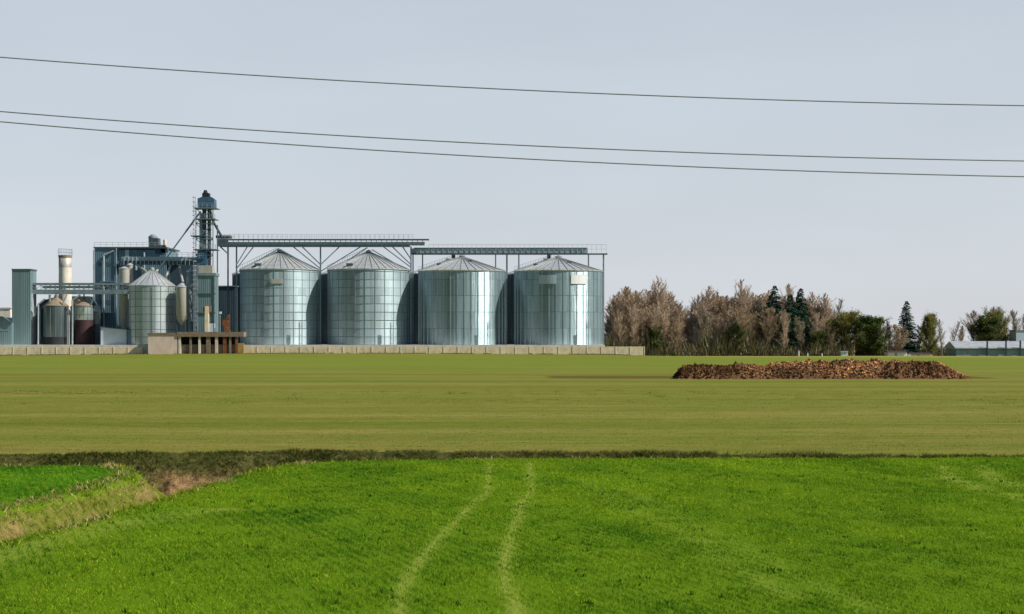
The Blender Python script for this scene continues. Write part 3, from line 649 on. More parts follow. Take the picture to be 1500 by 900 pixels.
mb = MB(); mb.cyl(g.q(211, 398, .2), g.q(211, 370, .2), .3); mb.cyl(g.q(199, 396, .2), g.q(199, 385, .2), .35); mb.build('duct', M['casing'], g.e)
# rooftop machinery
g = Site('rooftop_elevator', 226, 409.5, 'dark elevator head and motor standing on the roof of the blue hall', 'machine', z=at(0, 362, 409.5)[2])
mb = MB(); g.box(mb, 217.5, 232, 349, 363, .3, 2.8); mb.build('head_casing', M['steel_dark'], g.e)
mb = MB(); a = g.q(224, 349, 1.5); mb.lathe([(1.15, a.z-.1), (1.15, a.z+.3), (.5, a.z+.9), (.05, a.z+.95)], 20, (a.x, a.y)); mb.build('cowl', M['steel'], g.e)
mb = MB(); g.box(mb, 227, 242, 359, 372, -.9, .3); a = g.q(241, 366, -.4); mb.cyl(a-Vector((0, .5, 0)), a+Vector((0, .9, 0)), .9); mb.build('fan_casing', M['steel_dark'], g.e)
mb = MB(); mb.cyl(g.q(241.5, 364, .6), g.q(241.5, 351.5, .6), .42); mb.build('exhaust', M['pink_concrete'], g.e)
# link conveyor from the hall to the tower, at mid height
g = Site('link_conveyor', 245, 403.5, 'short enclosed conveyor linking the blue hall with the lattice tower', 'conveyor')
mb = MB(); g.box(mb, 178, 291, 376.5, 382, -1.2, .2)
for px in np.arange(181, 290, 6): g.box(mb, px, px+1, 376, 388.4, -1.32, -1.2)
mb.build('conveyor_casing', M['casing'], g.e)
mb = MB(); g.box(mb, 180, 290, 382.5, 388, -.9, 0); mb.build('lower_casing', M['steel_dark'], g.e)
mb = MB(); railing(mb, g.q(243, 376.3, -1.1), g.q(290, 376.3, -1.1), 1.0, 1.2, .06); mb.build('railing', M['steel_pale'], g.e)
for px in (248, 279):
    mb = MB(); g.bar(mb, px, 505, px, 388.5, -.5, .28); mb.build('column', M['steel'], g.e)
for i, (x0, y0, x1, y1) in enumerate(((200, 388, 215, 399), (238, 388, 228, 399), (262, 388, 268, 414), (250, 388, 244, 404))):
    mb = MB(); mb.cyl(g.q(x0, y0, -.6), g.q(x1, y1, -8 if i != 2 else -11), .28); mb.build('spout', M['cream'], g.e)

# long bridge conveyor at the left
g = Site('bridge_conveyor', 115, 397, 'low bridge conveyor with truss sides running from the tall narrow tower to the blue hall', 'conveyor')
mb = MB(); g.box(mb, 45.5, 192, 424.3, 431, -1.2, 1.0); g.box(mb, 45.5, 192, 414.6, 417.6, -1.25, 1.1); mb.build('girder', M['steel'], g.e)
mb = MB()
for k, px in enumerate(np.arange(46, 186, 7)):
    g.bar(mb, px, 424, px, 417.5, -1.2, .13); g.bar(mb, px, 424 if k % 2 else 417.8, px+7, 417.8 if k % 2 else 424, -1.2, .1)
mb.build('truss', M['steel'], g.e)
mb = MB(); g.box(mb, 62, 150, 419, 422.6, -.3, .6); mb.build('belt', M['steel_pale'], g.e)
for px in (52, 82, 123, 146):
    mb = MB(); g.bar(mb, px, 505, px, 431, -.2, .28); mb.build('column', M['steel_dark'], g.e)
# tall narrow clad tower
g = Site('clad_tower', 31, 394, 'tall narrow grey-green clad tower at the left end of the bridge conveyor', 'building')
mb = MB(); g.box(mb, 17.5, 44.5, 396, 506, 0, 5); mb.build('wall', M['grey_clad'], g.e)
mb = MB(); g.box(mb, 16.8, 45.2, 394, 396, -.15, 5.15); mb.build('parapet', M['steel_dark'], g.e)
mb = MB(); g.box(mb, 44.6, 46, 430, 505, .5, 3.5); mb.build('side_duct', M['steel_pale'], g.e)
g = Site('lean_to_shed', 5, 392.5, 'low grey shed with a sloping roof at the left edge beside the narrow tower', 'shed')
mb = MB(); a = g.q(-60, 506); b = g.q(17.2, 506); c1 = g.q(17.2, 474); c0 = g.q(4, 465); c2 = g.q(-60, 465)
mb.prism([(a.x, a.z), (b.x, b.z), (c1.x, c1.z), (c0.x, c0.z), (c2.x, c2.z)], 0, 9); mb.build('wall', M['grey_clad'], g.e)
mb = MB(); mb.bar(c0+Vector((0, -.25, .12)), c1+Vector((.1, -.25, .12)), .5, .25); mb.bar(c2+Vector((0, -.25, .12)), c0+Vector((0, -.25, .12)), .5, .25); mb.build('roof_edge', M['steel_dark'], g.e)
mb = MB(); g.box(mb, -8, 13, 483, 485, -.08, 0); mb.build('rail', M['steel'], g.e)
g = Site('pale_roof_block', -5, 412, 'pale block with light roof showing above the low shed at the left edge', 'building')
mb = MB(); g.box(mb, -50, 15, 452, 506, 0, 8); mb.build('wall', M['concrete_pale'], g.e)
mb = MB(); g.box(mb, -51, 16, 450.5, 452, -.2, 8.2); mb.build('roof', M['white'], g.e)
# chimney
g = Site('chimney', 95.5, 404, 'round steel chimney with dark top and sunlit white side, behind the bridge conveyor', 'chimney')
r = 1.55; z1 = g.q(0, 375).z; zm = g.q(0, 392).z
mb = MB(); mb.lathe([(r*1.05, 0), (r, zm)], 36); mb.build('shaft', M['concrete_pale'], g.e, True)
mb = MB(); mb.lathe([(r+.02, zm), (r+.02, z1), (r-.1, z1), (r-.1, z1-1)], 36); mb.build('upper_shaft', simple('dull_metal', (.42, .39, .36), .5, .2, .3, .8, 3), g.e, True)  # upper shaft darker and greyer than the shaft below
mb = MB(); mb.lathe([(r+.02, z1-.5), (r+.1, z1-.45), (r+.1, z1+.12), (r-.05, z1+.12)], 36); mb.build('rim', M['brown_concrete'], g.e)
mb = MB()
for i in range(16):
    a = 2*math.pi*i/16; mb.bar((math.cos(a)*(r+.15), math.sin(a)*(r+.15), z1), (math.cos(a)*(r+.15), math.sin(a)*(r+.15), z1+1.6), .05)
for z in (z1+.8, z1+1.6): mb.lathe([(r+.12, z), (r+.18, z), (r+.18, z+.07), (r+.12, z+.07), (r+.12, z)], 24)
mb.build('top_rail', M['steel_pale'], g.e)
# drying tanks under the bridge
def tank(px, Y, x0, x1, y0, y1, mat, lab, rh, skirt=None, roofm='cream'):
    g = Site('drying_tank', px, Y, lab, 'tank'); r = (x1-x0)/2*Y/F; z0 = g.q(0, y1).z; z1 = g.q(0, y0).z
    mb = MB(); mb.lathe([(r*.9, z0), (r, z0+.2), (r, z1)], 40); mb.build('wall', mat, g.e, True)
    mb = MB(); mb.lathe([(r+.1, z1-.15), (r+.1, z1), (.5, z1+rh), (.5, z1+rh+.6), (.02, z1+rh+.7)], 36); mb.build('roof', M[roofm], g.e)
    mb = MB()
    for i in range(14): a = 2*math.pi*i/14; mb.bar((math.cos(a)*(r+.02), math.sin(a)*(r+.02), z0+.2), (math.cos(a)*(r+.02), math.sin(a)*(r+.02), z1), .12, .1)
    mb.build('stiffeners', M['steel'], g.e)
    mb = MB(); mb.lathe([(r*1.0, 0), (r*1.0, z0+.15)], 36); mb.build('skirt', M[skirt or 'dark'], g.e, True)
    return g
tank(82.5, 396, 65, 100, 448, 495, M['silo_dark'], 'dark grey round tank with a beige conical roof under the bridge conveyor', 1.9, None, 'brown_concrete')
tank(123, 397, 110, 136, 448, 470, M['silo_small'], 'smaller round tank with a bright streak above a dark red base, under the bridge conveyor', 1.0, 'red_dark', 'brown_concrete')
tank(141, 400, 134, 146, 456, 476, M['cream'], 'small beige round tank peeping out behind the smaller round tank', .6, 'steel_dark', 'roof')
g = Site('drying_shed', 92, 403, 'dark open-fronted shed behind the round tanks under the bridge conveyor', 'shed')
mb = MB(); g.box(mb, 50, 138, 452, 506, 1.5, 9); mb.build('wall', M['dark_clad'], g.e)
mb = MB(); mb.prism([(v.x, v.z) for v in (g.q(49, 452), g.q(60, 440), g.q(84, 434), g.q(128, 434), g.q(139, 452))], 1.3, 9.2); mb.build('roof', M['steel_dark'], g.e)
for px in (51, 58, 104, 107, 137):
    mb = MB(); g.bar(mb, px, 506, px, 452, 0, .25); mb.build('post', M['steel_dark'], g.e)
mb = MB(); mb.cyl(g.q(62, 452, -3), g.q(82, 436, -3), .3); mb.cyl(g.q(104, 452, -3), g.q(116, 440, -3), .4); mb.build('duct', M['brown_concrete'], g.e)
for x0, y0, x1, y1, w, m in ((56, 505, 56, 446, .2, 'steel_pale'), (56, 446, 66, 438, .2, 'steel_pale'), (106, 505, 106, 440, .22, 'casing'), (106, 440, 118, 432, .22, 'casing'), (73, 442, 73, 432, .3, 'steel'), (92, 446, 98, 432, .2, 'steel_pale'), (132, 448, 138, 436, .2, 'steel')):
    mb = MB(); mb.cyl(g.q(x0, y0, -9), g.q(x1, y1, -9), w, n=8); mb.build('pipe', M[m], g.e)
g = Site('ladder_frame', 101, 391, 'white lit upright ladder frame on the front of the dark tank', 'ladder')
mb = MB(); g.bar(mb, 99.5, 505, 99.5, 462, 0, .08); g.bar(mb, 101.8, 505, 101.8, 462, 0, .08)
for y in np.arange(464, 505, 2.6): g.bar(mb, 99.5, y, 101.8, y, 0, .06)
mb.build('rungs', M['white'], g.e); 
# pale blue trailer-like shelter, dark blue container
g = Site('sheet_shelter', 166, 390.5, 'pale blue shelter with a sloping top just behind the wall, left of the mid-size silo', 'shelter')
mb = MB(); mb.prism([(v.x, v.z) for v in (g.q(147.5, 506), g.q(185.5, 506), g.q(185.5, 483), g.q(147.5, 479.5))], 0, 3.2); mb.build('body', M['tarp'], g.e)
mb = MB(); g.bar(mb, 146.8, 479, 186.2, 482.7, -.1, .2); mb.build('roof_edge', M['steel_dark'], g.e)
g = Site('container', 195, 389.8, 'dark blue container between the pale blue shelter and the beige wall block', 'container')
mb = MB(); g.box(mb, 186.6, 205, 484, 506, 0, 3); 
mb.build('body', M['blue_clad'], g.e)
mb = MB(); g.box(mb, 186.2, 205.4, 483, 484, -.08, 3.1); mb.build('top_frame', M['steel_dark'], g.e)
mb = MB(); g.bar(mb, 195.5, 506, 195.5, 484, -.06, .08); mb.build('door_bar', M['steel'], g.e)

# loading dock with rusty things in front of the yard
DY = 383.8
gz = float(terrain(at(300, 0, DY)[0], DY)[0])
g = Site('loading_platform', 308, DY, 'weathered concrete platform slab on brown posts in front of the square bin', 'platform', z=gz)
mb = MB(); g.box(mb, 259, 357, 486.5, 493.5, 0, 3.6); mb.build('slab', M['brown_concrete'], g.e)
for px, w, m in ((263, 3.5, 'concrete_pale'), (279, 3, 'brown_concrete'), (292, 3, 'concrete_pale'), (305, 6, 'brown_concrete'), (317, 4, 'pink_concrete'), (329, 5, 'rust'), (337, 3, 'brown_concrete'), (346, 3, 'rust')):
    mb = MB(); g.box(mb, px-w/2, px+w/2, 493.6, 518.5, .2, .8); mb.build('post', M[m], g.e)
mb = MB(); g.box(mb, 261, 345, 505, 519, .85, 1.1); mb.build('back_wall', M['brown_concrete'], g.e)
mb = MB(); g.box(mb, 261, 345, 493.6, 505, 2.9, 3.3); mb.build('rear_board', M['dark'], g.e)
mb = MB(); g.box(mb, 348, 357, 503, 519, .2, 1.0); a = mb.build('end_block', M['yellow'], g.e)
top_z = at(0, 486.5, DY)[2]
g = Site('control_post', 302, DY+.6, 'beige upright post box standing on the middle of the concrete platform', 'post', z=top_z)
mb = MB(); g.box(mb, 300, 305.5, 449, 486.4, 0, .8); mb.build('column', M['concrete'], g.e)
mb = MB(); g.box(mb, 297, 309, 447, 457, .2, .7); mb.build('head_box', M['brown_concrete'], g.e)
mb = MB(); g.box(mb, 305.8, 314, 474, 486.4, .3, 1.2); mb.build('cabinet', M['tarp'], g.e)
g = Site('rusty_hopper', 330, DY+.6, 'rusty orange hopper standing on the right part of the concrete platform', 'hopper', z=top_z)
mb = MB(); mb.prism([(v.x, v.z) for v in (g.q(328, 486.4), g.q(328, 480), g.q(325.5, 474), g.q(325.5, 469), g.q(334.5, 469), g.q(334.5, 474), g.q(333, 480), g.q(333, 486.4))], 0, 1.3); mb.build('body', M['rust'], g.e)
mb = MB(); g.bar(mb, 331, 470, 335.5, 461, .4, .35); g.bar(mb, 335.5, 461, 335.5, 486.4, .4, .3); g.bar(mb, 335.5, 486.4, 335.5, 484, .4, .6); mb.build('chute', M['rust'], g.e)
g = Site('lamp_pole', 322, DY+.5, 'thin pale pole standing on the platform left of the rusty hopper', 'pole', z=top_z)
mb = MB(); g.bar(mb, 322.3, 486.4, 322.3, 458, 0, .16); mb.build('pole', M['steel_pale'], g.e)
mb = MB(); g.box(mb, 321, 324, 456.8, 460, -.2, .3); mb.build('head', M['white'], g.e)
g = Site('wall_block', 239, DY+.2, 'rosy beige wall block left of the concrete platform', 'wall', z=gz)
mb = MB(); g.box(mb, 217, 259.5, 490.3, 519.2, 0, 2.6); mb.build('block', M['pink_concrete'], g.e)
mb = MB(); g.box(mb, 215.8, 260.2, 487.8, 490.3, -.15, 2.8); mb.build('coping', M['brown_concrete'], g.e)

# precast wall in front of the yard
FY = 386.0
fe = empty('boundary_wall', (at(0, 0, FY)[0], FY, 0), 'long low precast concrete wall of buff panels along the front of the plant', 'wall')
x_end = at(944, 0, FY)[0]; pitch = 3.38; n = int((x_end-at(-95, 0, FY)[0])/pitch); ox = at(0, 0, FY)[0]
for i in range(n):
    x1 = x_end-i*pitch; x0 = x1-pitch; zb = float(terrain((x0+x1)/2, FY)[0]); zt = 1.92-.004*i+random.uniform(-.015, .015)
    if at(216, 0, FY)[0] < (x0+x1)/2 < at(357, 0, FY)[0]: continue
    mb = MB(); a, b = x0-ox+.11, x1-ox-.11
    mb.box(a, b, -.04, .04, zb-.2, zt)
    for k in range(4): zz = zb+(zt-zb)*(k+1)/4; mb.box(a, b, -.055, -.042, zz-.34*(zt-zb)/2, zz-.06)
    p = mb.build('panel', M['concrete'], fe)
    mb = MB(); mb.box(x1-ox-.1, x1-ox+.1, -.12, .1, zb-.3, zt+.08); mb.build('post', M['concrete_pale'], fe)

# ------------------------------------------------------------------ trees
def rot_about(v, ax, a): return (Matrix.Rotation(a, 3, ax) @ v)
def bare_tree(h, spread, ntw, cols, seed, lean=.1, start=.2, bark='bark', leaf=None, tw=.05, ub=0.0):
    """returns (trunk mesh, crown mesh): tapered trunk with limbs, fine twigs (and buds) in the crown"""
    rd = random.Random(seed); mb = MB(); pts = []; p = Vector((0, 0, -.3)); d = Vector((rd.uniform(-.05, .05), rd.uniform(-.05, .05), 1)).normalized()
    n = 9; r0 = h*.014; axis_ = []
    for i in range(n):
        q = p+d*(h*1.0/n); ra = r0*(1-i/n)**.8+.02; rb = r0*(1-(i+1)/n)**.8+.015
        mb.cyl(p, q, ra, rb, 6, False); axis_.append((p.copy(), q.copy(), ra)); p = q
        d = (d+Vector((rd.uniform(-lean, lean), rd.uniform(-lean, lean), .1))).normalized()
    segs = []
    nl = int(26+h*.8)
    for i in range(nl):
        f = start+(1-start)*(i/nl)**.9; k = min(n-1, int(f*n)); a, b, ra = axis_[k]; base = a.lerp(b, f*n-k)
        az = rd.uniform(0, 6.28); up = rd.uniform(.5, 1.25)+f*.4+ub*rd.uniform(.6, 1.3)
        L = spread*h*(math.sin(math.pi*min(1, (f-start)/(1-start)*.72+.22))**.8)*rd.uniform(.55, 1.15); L = min(L, max(.5, (h*rd.uniform(.93, 1.03)-base.z)*.8)) if ub else L
        dd = Vector((math.cos(az), math.sin(az), up)).normalized(); q = base; m = 4
        rl = max(.03, ra*.38)
        for j in range(m):
            q2 = q+dd*L/m; mb.cyl(q, q2, rl*(1-j/m)+.012, rl*(1-(j+1)/m)+.012, 4, False); segs.append((q.copy(), q2.copy(), L))
            q = q2; dd = (dd+Vector((rd.uniform(-.3, .3), rd.uniform(-.3, .3), rd.uniform(-.05, .3)))).normalized()
            if rd.random() < .8:                     # side branch
                e_ = (dd+Vector((rd.uniform(-1, 1), rd.uniform(-1, 1), rd.uniform(-.2, .7)))).normalized(); q3 = q+e_*L*.35*rd.uniform(.5, 1.1)
                mb.cyl(q, q3, .03, .012, 3, False); segs.append((q.copy(), q3.copy(), L*.6))
    V = []; C = []
    for i in range(ntw):
        a, b, L = segs[rd.randrange(len(segs))]; o = a.lerp(b, rd.random())
        dd = ((b-a).normalized()+Vector((rd.gauss(0, .7), rd.gauss(0, .7), rd.gauss(.6, .5)))).normalized()
        l = rd.uniform(.6, 2.3)*(.5+L*.13)*(max(.3, min(1, .35+1.5*(1-o.z/h))) if ub else .8); e_ = o+dd*l; s = dd.cross(Vector((rd.uniform(-1, 1), rd.uniform(-1, 1), rd.uniform(-1, 1)))).normalized()*tw*.5*rd.uniform(.6, 1.4)
        c = cols[rd.randrange(len(cols))]; k = rd.uniform(.7, 1.3); c = tuple(x*k for x in c)
        V += [o-s, o+s, e_]; C += [c]*3
        if leaf and rd.random() < leaf[0]:
            for _ in range(leaf[2]):
                o2 = o.lerp(e_, rd.random())+Vector((rd.gauss(0, .25), rd.gauss(0, .25), rd.gauss(0, .2))); sz = leaf[3]*rd.uniform(.5, 1.4)
                u = Vector((rd.gauss(0, 1), rd.gauss(0, 1), rd.gauss(0, 1))).normalized()*sz; w = u.orthogonal().normalized()*sz*rd.uniform(.5, 1)
                w = rot_about(w, u.normalized(), rd.uniform(0, 6.28)); cc = leaf[1][rd.randrange(len(leaf[1]))]; k = rd.uniform(.6, 1.35); cc = tuple(x*k for x in cc)
                V += [o2-u, o2+u, o2+w]; C += [cc]*3
    return mb, np.array([tuple(v) for v in V]), np.array(C), M[bark]
def conifer(h, rad, seed, cols):
    rd = random.Random(seed); mb = MB(); mb.cyl((0, 0, -.3), (0, 0, h*.98), h*.013, .03, 7, False); V = []; C = []
    z = h*.06
    while z < h*.985:
        f = z/h; rr = rad*(1-f)**.85*rd.uniform(.8, 1.1)+.12; nb = int(6+10*(1-f))
        for i in range(nb):
            az = rd.uniform(0, 6.28); L = rr*rd.uniform(.65, 1.12); dr = -.22*L+rd.uniform(-.12, .2)
            tip = Vector((math.cos(az)*L, math.sin(az)*L, z+dr)); root = Vector((0, 0, z))
            mb.cyl(root, tip, .04, .012, 3, False)
            for k in range(int(9+16*L)):
                t_ = rd.random()**.7; p = root.lerp(tip, t_); sd = Vector((-math.sin(az), math.cos(az), 0))*rd.uniform(-1, 1)*.35*L*(1.1-t_*.6)
                p = p+sd; q = p+Vector((math.cos(az)*.35, math.sin(az)*.35, rd.uniform(-.45, -.05)))*rd.uniform(.6, 1.3); s = Vector((rd.uniform(-1, 1), rd.uniform(-1, 1), rd.uniform(-.3, .3))).normalized()*rd.uniform(.06, .16)
                c = cols[rd.randrange(len(cols))]; kk = rd.uniform(.6, 1.4); V += [p-s, p+s, q]; C += [tuple(x*kk for x in c)]*3
        z += .32+.25*(1-f)
    return mb, np.array([tuple(v) for v in V]), np.array(C), M['bark']
PROTO = {}
def make_proto(key, res, name):
    mb, V, C, bm_ = res
    e = empty(name, (0, 0, 0)); mb.build('trunk', bm_, e); np_mesh('crown', V, 3, M['foliage' if 'leaf' in key or key.startswith('con') or key.startswith('ever') else 'twig'], {'Col': C}, parent=e)
    PROTO[key] = [e, False]
BR = [(.52, .365, .25), (.58, .44, .33), (.40, .28, .20), (.50, .40, .31), (.64, .53, .43)]
GR = [(.44, .40, .35), (.34, .31, .28), (.54, .50, .45)]
OC = [(.32, .24, .12), (.18, .15, .07), (.30, .23, .12)]
OLV = [(.17, .185, .04), (.23, .23, .045), (.12, .15, .03), (.28, .25, .07)]
EVG = [(.035, .075, .025), (.055, .105, .03), (.08, .13, .04), (.04, .08, .03)]
CON = [(.014, .055, .036), (.022, .08, .05), (.035, .10, .06), (.012, .045, .032)]
for i in range(4): make_proto('birch%d' % i, bare_tree(18, .25, 6200, BR, 100+i, .06, .16, 'birch', tw=.045, ub=.3), 'bare_birch')
for i in range(3): make_proto('broad%d' % i, bare_tree(16, .36, 7200, BR+OC, 200+i, .1, .16, 'bark', tw=.045, ub=.15), 'bare_tree')
for i in range(2): make_proto('thin%d' % i, bare_tree(14, .24, 1500, GR, 300+i, .12, .25, 'bark', tw=.055, ub=.6), 'bare_tree')
for i in range(2): make_proto('grey%d' % i, bare_tree(15, .27, 4200, GR+OC, 350+i, .12, .2, 'bark', tw=.06, ub=.7), 'bare_tree')
for i in range(2): make_proto('oliveleaf%d' % i, bare_tree(10, .50, 6000, OC, 400+i, .1, .06, 'bark', leaf=(.8, OLV, 3, .16), tw=.06), 'bushy_tree')
for i in range(2): make_proto('everleaf%d' % i, bare_tree(10, .50, 6400, OC, 450+i, .1, .04, 'bark', leaf=(.95, EVG+OLV[:1], 4, .17), tw=.06), 'bushy_tree')
for i in range(2): make_proto('con%d' % i, conifer(16, 5.0, 500+i, CON), 'spruce')
BASEH = dict(birch=18.6, broad=17.2, thin=15, grey=16, oliveleaf=11, everleaf=11, con=16)
def plant(key, px, Y, top, label, cat='tree', group=None, wide=1.0, base=None):
    kind = key.rstrip('0123456789'); x = at(px, 0, Y)[0]; z = float(terrain(x, Y)[0]) if base is None else base
    h = at(0, top, Y)[2]-z; e, used = PROTO[key]
    o = copy_tree(e) if used else e
    PROTO[key][1] = True
    s = h/BASEH[kind]; o.location = (x, Y, z); w = s*wide; o.scale = (w, w, s); o.rotation_euler = (0, 0, random.uniform(0, 6.28))
    tag(o, label, cat, group); return o
GW = 'bare brown trees of the wood'
# salient ones
plant('birch0', 966, 428, 402, 'tallest slim bare birch, its tip standing out near the left end of the wood', group=GW, wide=1.0)
plant('broad0', 928, 427, 411, 'broad reddish-brown bare tree at the left end of the wood', group=GW, wide=1.15)
plant('broad1', 906, 431, 424, 'bare brown tree nearest the big ribbed silo, at the wood edge', group=GW, wide=1.0)
plant('thin0', 893, 436, 447, 'low thin bare tree rising right beside the last silo', group=GW)
plant('birch1', 1036, 430, 415, 'tall bare birch standing just right of the dip in the wood', group=GW, wide=1.1)
plant('birch2', 1089, 430, 406, 'tallest slim bare birch in the middle of the wood', group=GW, wide=.95)
plant('birch3', 1160, 436, 411, 'tall pale-topped birch behind the dark spruces', group=GW)
plant('broad2', 1062, 428, 427, 'rounded ochre-brown bare tree between the two tallest middle birches', group=GW, wide=1.1)
plant('con0', 1135, 427, 417, 'dark green spruce, leftmost of the three in the wood', group='dark spruces in the wood', wide=1.0)
plant('con1', 1158, 426, 430, 'dark green spruce, middle and lowest of the three in the wood', group='dark spruces in the wood', wide=1.15)
plant('con0', 1173, 428, 421, 'dark green spruce, rightmost of the three in the wood', group='dark spruces in the wood', wide=1.05)
plant('birch1', 1190, 431, 424, 'bare tree with pale trunk right of the dark spruces', group=GW)
plant('birch2', 1207, 430, 427, 'bare brown tree at the right end of the tall wood', group=GW, wide=1.2)
plant('thin1', 1218, 433, 430, 'thin bare tree with loose top at the right edge of the tall wood', group=GW)
plant('oliveleaf0', 1243, 426, 459, 'round olive-ochre bushy tree, left of the two beside the tall wood', group='rounded bushy trees', wide=1.5)
plant('everleaf0', 1275, 425, 465, 'round dark green bushy tree, right of the two beside the tall wood', group='rounded bushy trees', wide=1.6)
plant('oliveleaf1', 1218, 427, 470, 'lower olive bushy tree under the last tall bare trees', group='rounded bushy trees', wide=.8)
plant('con1', 1328, 431, 440, 'single pointed dark spruce above the red-roofed sheds', wide=1.15)
plant('broad0', 1318, 426, 471, 'reddish-brown rounded bare tree in front of the single spruce', wide=1.6)
plant('grey0', 1304, 434, 466, 'faint bare tree left of the single pointed spruce', wide=1.0)
plant('oliveleaf0', 1361, 430, 462, 'narrow olive tree right of the single pointed spruce', wide=.85)
plant('grey1', 1346, 432, 474, 'low olive-grey bare tree between the single spruce and the narrow olive tree', wide=1.0)
plant('thin0', 1380, 436, 464, 'thin grey bare tree midway between the narrow olive tree and the low shed')
plant('thin1', 1395, 438, 466, 'pale thin bare tree just left of the low shed')
plant('grey0', 1407, 440, 474, 'low grey bare tree at the left corner of the low shed', wide=1.1)
plant('broad1', 1428, 446, 449, 'brown bare tree rising behind the left end of the low shed', wide=.95)
plant('everleaf1', 1440, 444, 468, 'dark green bush rising behind the middle of the low shed', wide=1.5)
plant('oliveleaf1', 1462, 446, 459, 'olive leafy tree behind the right part of the low shed', wide=1.1)
plant('thin0', 1460, 449, 444, 'thin bare tree with tufted top above the olive leafy tree', wide=1.1)
plant('thin1', 1475, 449, 442, 'thin bare tree with tufted top near the right edge', wide=1.0)
plant('grey1', 1490, 450, 450, 'bare tree with dark clumps at the right edge beyond the low shed', wide=1.0)
plant('grey0', 1508, 452, 455, 'bare tree cut by the right edge of the view', wide=1.1)
# the rest of the wood, which nothing tells apart
prof = ([886, 897, 905, 925, 945, 960, 980, 995, 1010, 1025, 1045, 1060, 1080, 1100, 1120, 1135, 1150, 1170, 1190, 1210, 1225], [452, 446, 424, 412, 415, 412, 420, 434, 441, 424, 418, 428, 418, 420, 418, 426, 424, 424, 430, 432, 445])
L1 = 'one of many alike bare brown trees massed left of the dark spruces'
L2 = 'one of the alike bare brown trees around the dark spruces'
keys = ['birch0', 'birch1', 'birch2', 'birch3', 'broad0', 'broad1', 'broad2', 'grey0', 'grey1']
rd = random.Random(5)
for row_, (Y, step, off) in enumerate(((424, 11, 0), (431, 8.5, 2), (438, 8, 5), (446, 8, 3))):
    px = 888+off
    while px < 1226:
        x = px+rd.uniform(-4, 4); top = np.interp(x, *prof)+rd.uniform(1, 24)+(16 if row_ == 0 else 0)
        if 998 < x < 1020: top += 8; k = 'thin%d' % rd.randrange(2)
        else: k = rd.choice(keys)
        plant(k, x, Y+rd.uniform(-3, 3), top, L1 if x < 1126 else L2, group='bare trees massed in the wood' if x < 1126 else 'bare trees around the dark spruces', wide=rd.uniform(.9, 1.25))
        px += step
plant('grey0', 1002, 434, 438, 'grey thin tree standing in the dip of the wood skyline', group=GW, wide=1.1)
plant('grey1', 1014, 437, 440, 'bare tree at the right side of the dip in the wood skyline', group=GW, wide=1.0)
plant('birch3', 1018, 431, 428, 'birch filling the wood between its skyline dip and the tall middle trees', group=GW, wide=1.0)
plant('broad1', 1294, 436, 474, 'low bare tree between the round dark green tree and the single spruce', group=GW, wide=1.2)
# a few green bushes at the wood's foot
for px, top, lab in ((962, 480, 'low green bush at the foot of the wood, just right of the wall end'), (1075, 478, 'low olive bush at the foot of the wood, below the middle birches'), (1200, 486, 'dark low bush at the foot of the trees right of the spruces')):
    plant('everleaf%d' % (px % 2), px, 422, top, lab, 'bush', wide=1.3)
def thicket(name, X0, X1, Y0, Y1, n, hmin, hmax, cols, label, w=.09):
    X = rng.uniform(X0, X1, n); Y = rng.uniform(Y0, Y1, n); Z, _ = terrain(X, Y)
    hh = (hmin+(hmax-hmin)*fbm(X*.13, Y*.1, 3, 88))*rng.random(n)**.6
    b = np.stack([X, Y, Z+hh*rng.uniform(0, .6, n)*rng.random(n)], -1); t_ = b.copy(); L = hh*rng.uniform(.25, .6, n)
    th = rng.uniform(0, 6.28, n); t_ += np.stack([np.cos(th)*L*.45, np.sin(th)*L*.45, L], -1)
    t_[:, 2] = np.minimum(t_[:, 2], Z+hmax); s = np.stack([np.cos(th+1.5), np.sin(th+1.5), th*0], -1)*w*rng.uniform(.5, 1.5, (n, 1))
    V = np.stack([b-s, b+s, t_], 1).reshape(-1, 3); c = np.repeat(pal(cols, n), 3, 0)
    return tag(np_mesh(name, V, 3, M['twig'], {'Col': c}), label, 'thicket', kind='stuff')
DK = [(.26, .21, .14), (.17, .16, .08), (.32, .26, .18), (.14, .13, .10), (.20, .22, .07)]
thicket('undergrowth', 20, 88, 420, 446, 60000, 3, 11, DK, 'dark tangled undergrowth filling the foot of the wood')
thicket('undergrowth', 84, 102, 428, 446, 22000, 2.5, 8, DK, 'dark undergrowth behind the red-roofed sheds')
thicket('undergrowth', 102, 165, 436, 460, 45000, 2.0, 8, DK+[(.12, .11, .10)], 'dark undergrowth behind the low pale shed')

X = rng.uniform(at(0, 0, 385)[0]-6, at(944, 0, 385)[0], 9000); Y = rng.uniform(382.8, 385.8, 9000); k = fbm(X*.35, Y*0, 3, 66) > .42; X, Y = X[k], Y[k]; n = len(X)
tag(blades('wall_weeds', X, Y, rng.uniform(.08, .42, n)*rng.random(n)**.5, np.full(n, .16), pal([(.12, .10, .04), (.08, .09, .02), (.17, .14, .06)], n), 1.0), 'brown dead weeds along the foot of the precast wall', 'weeds', kind='stuff')

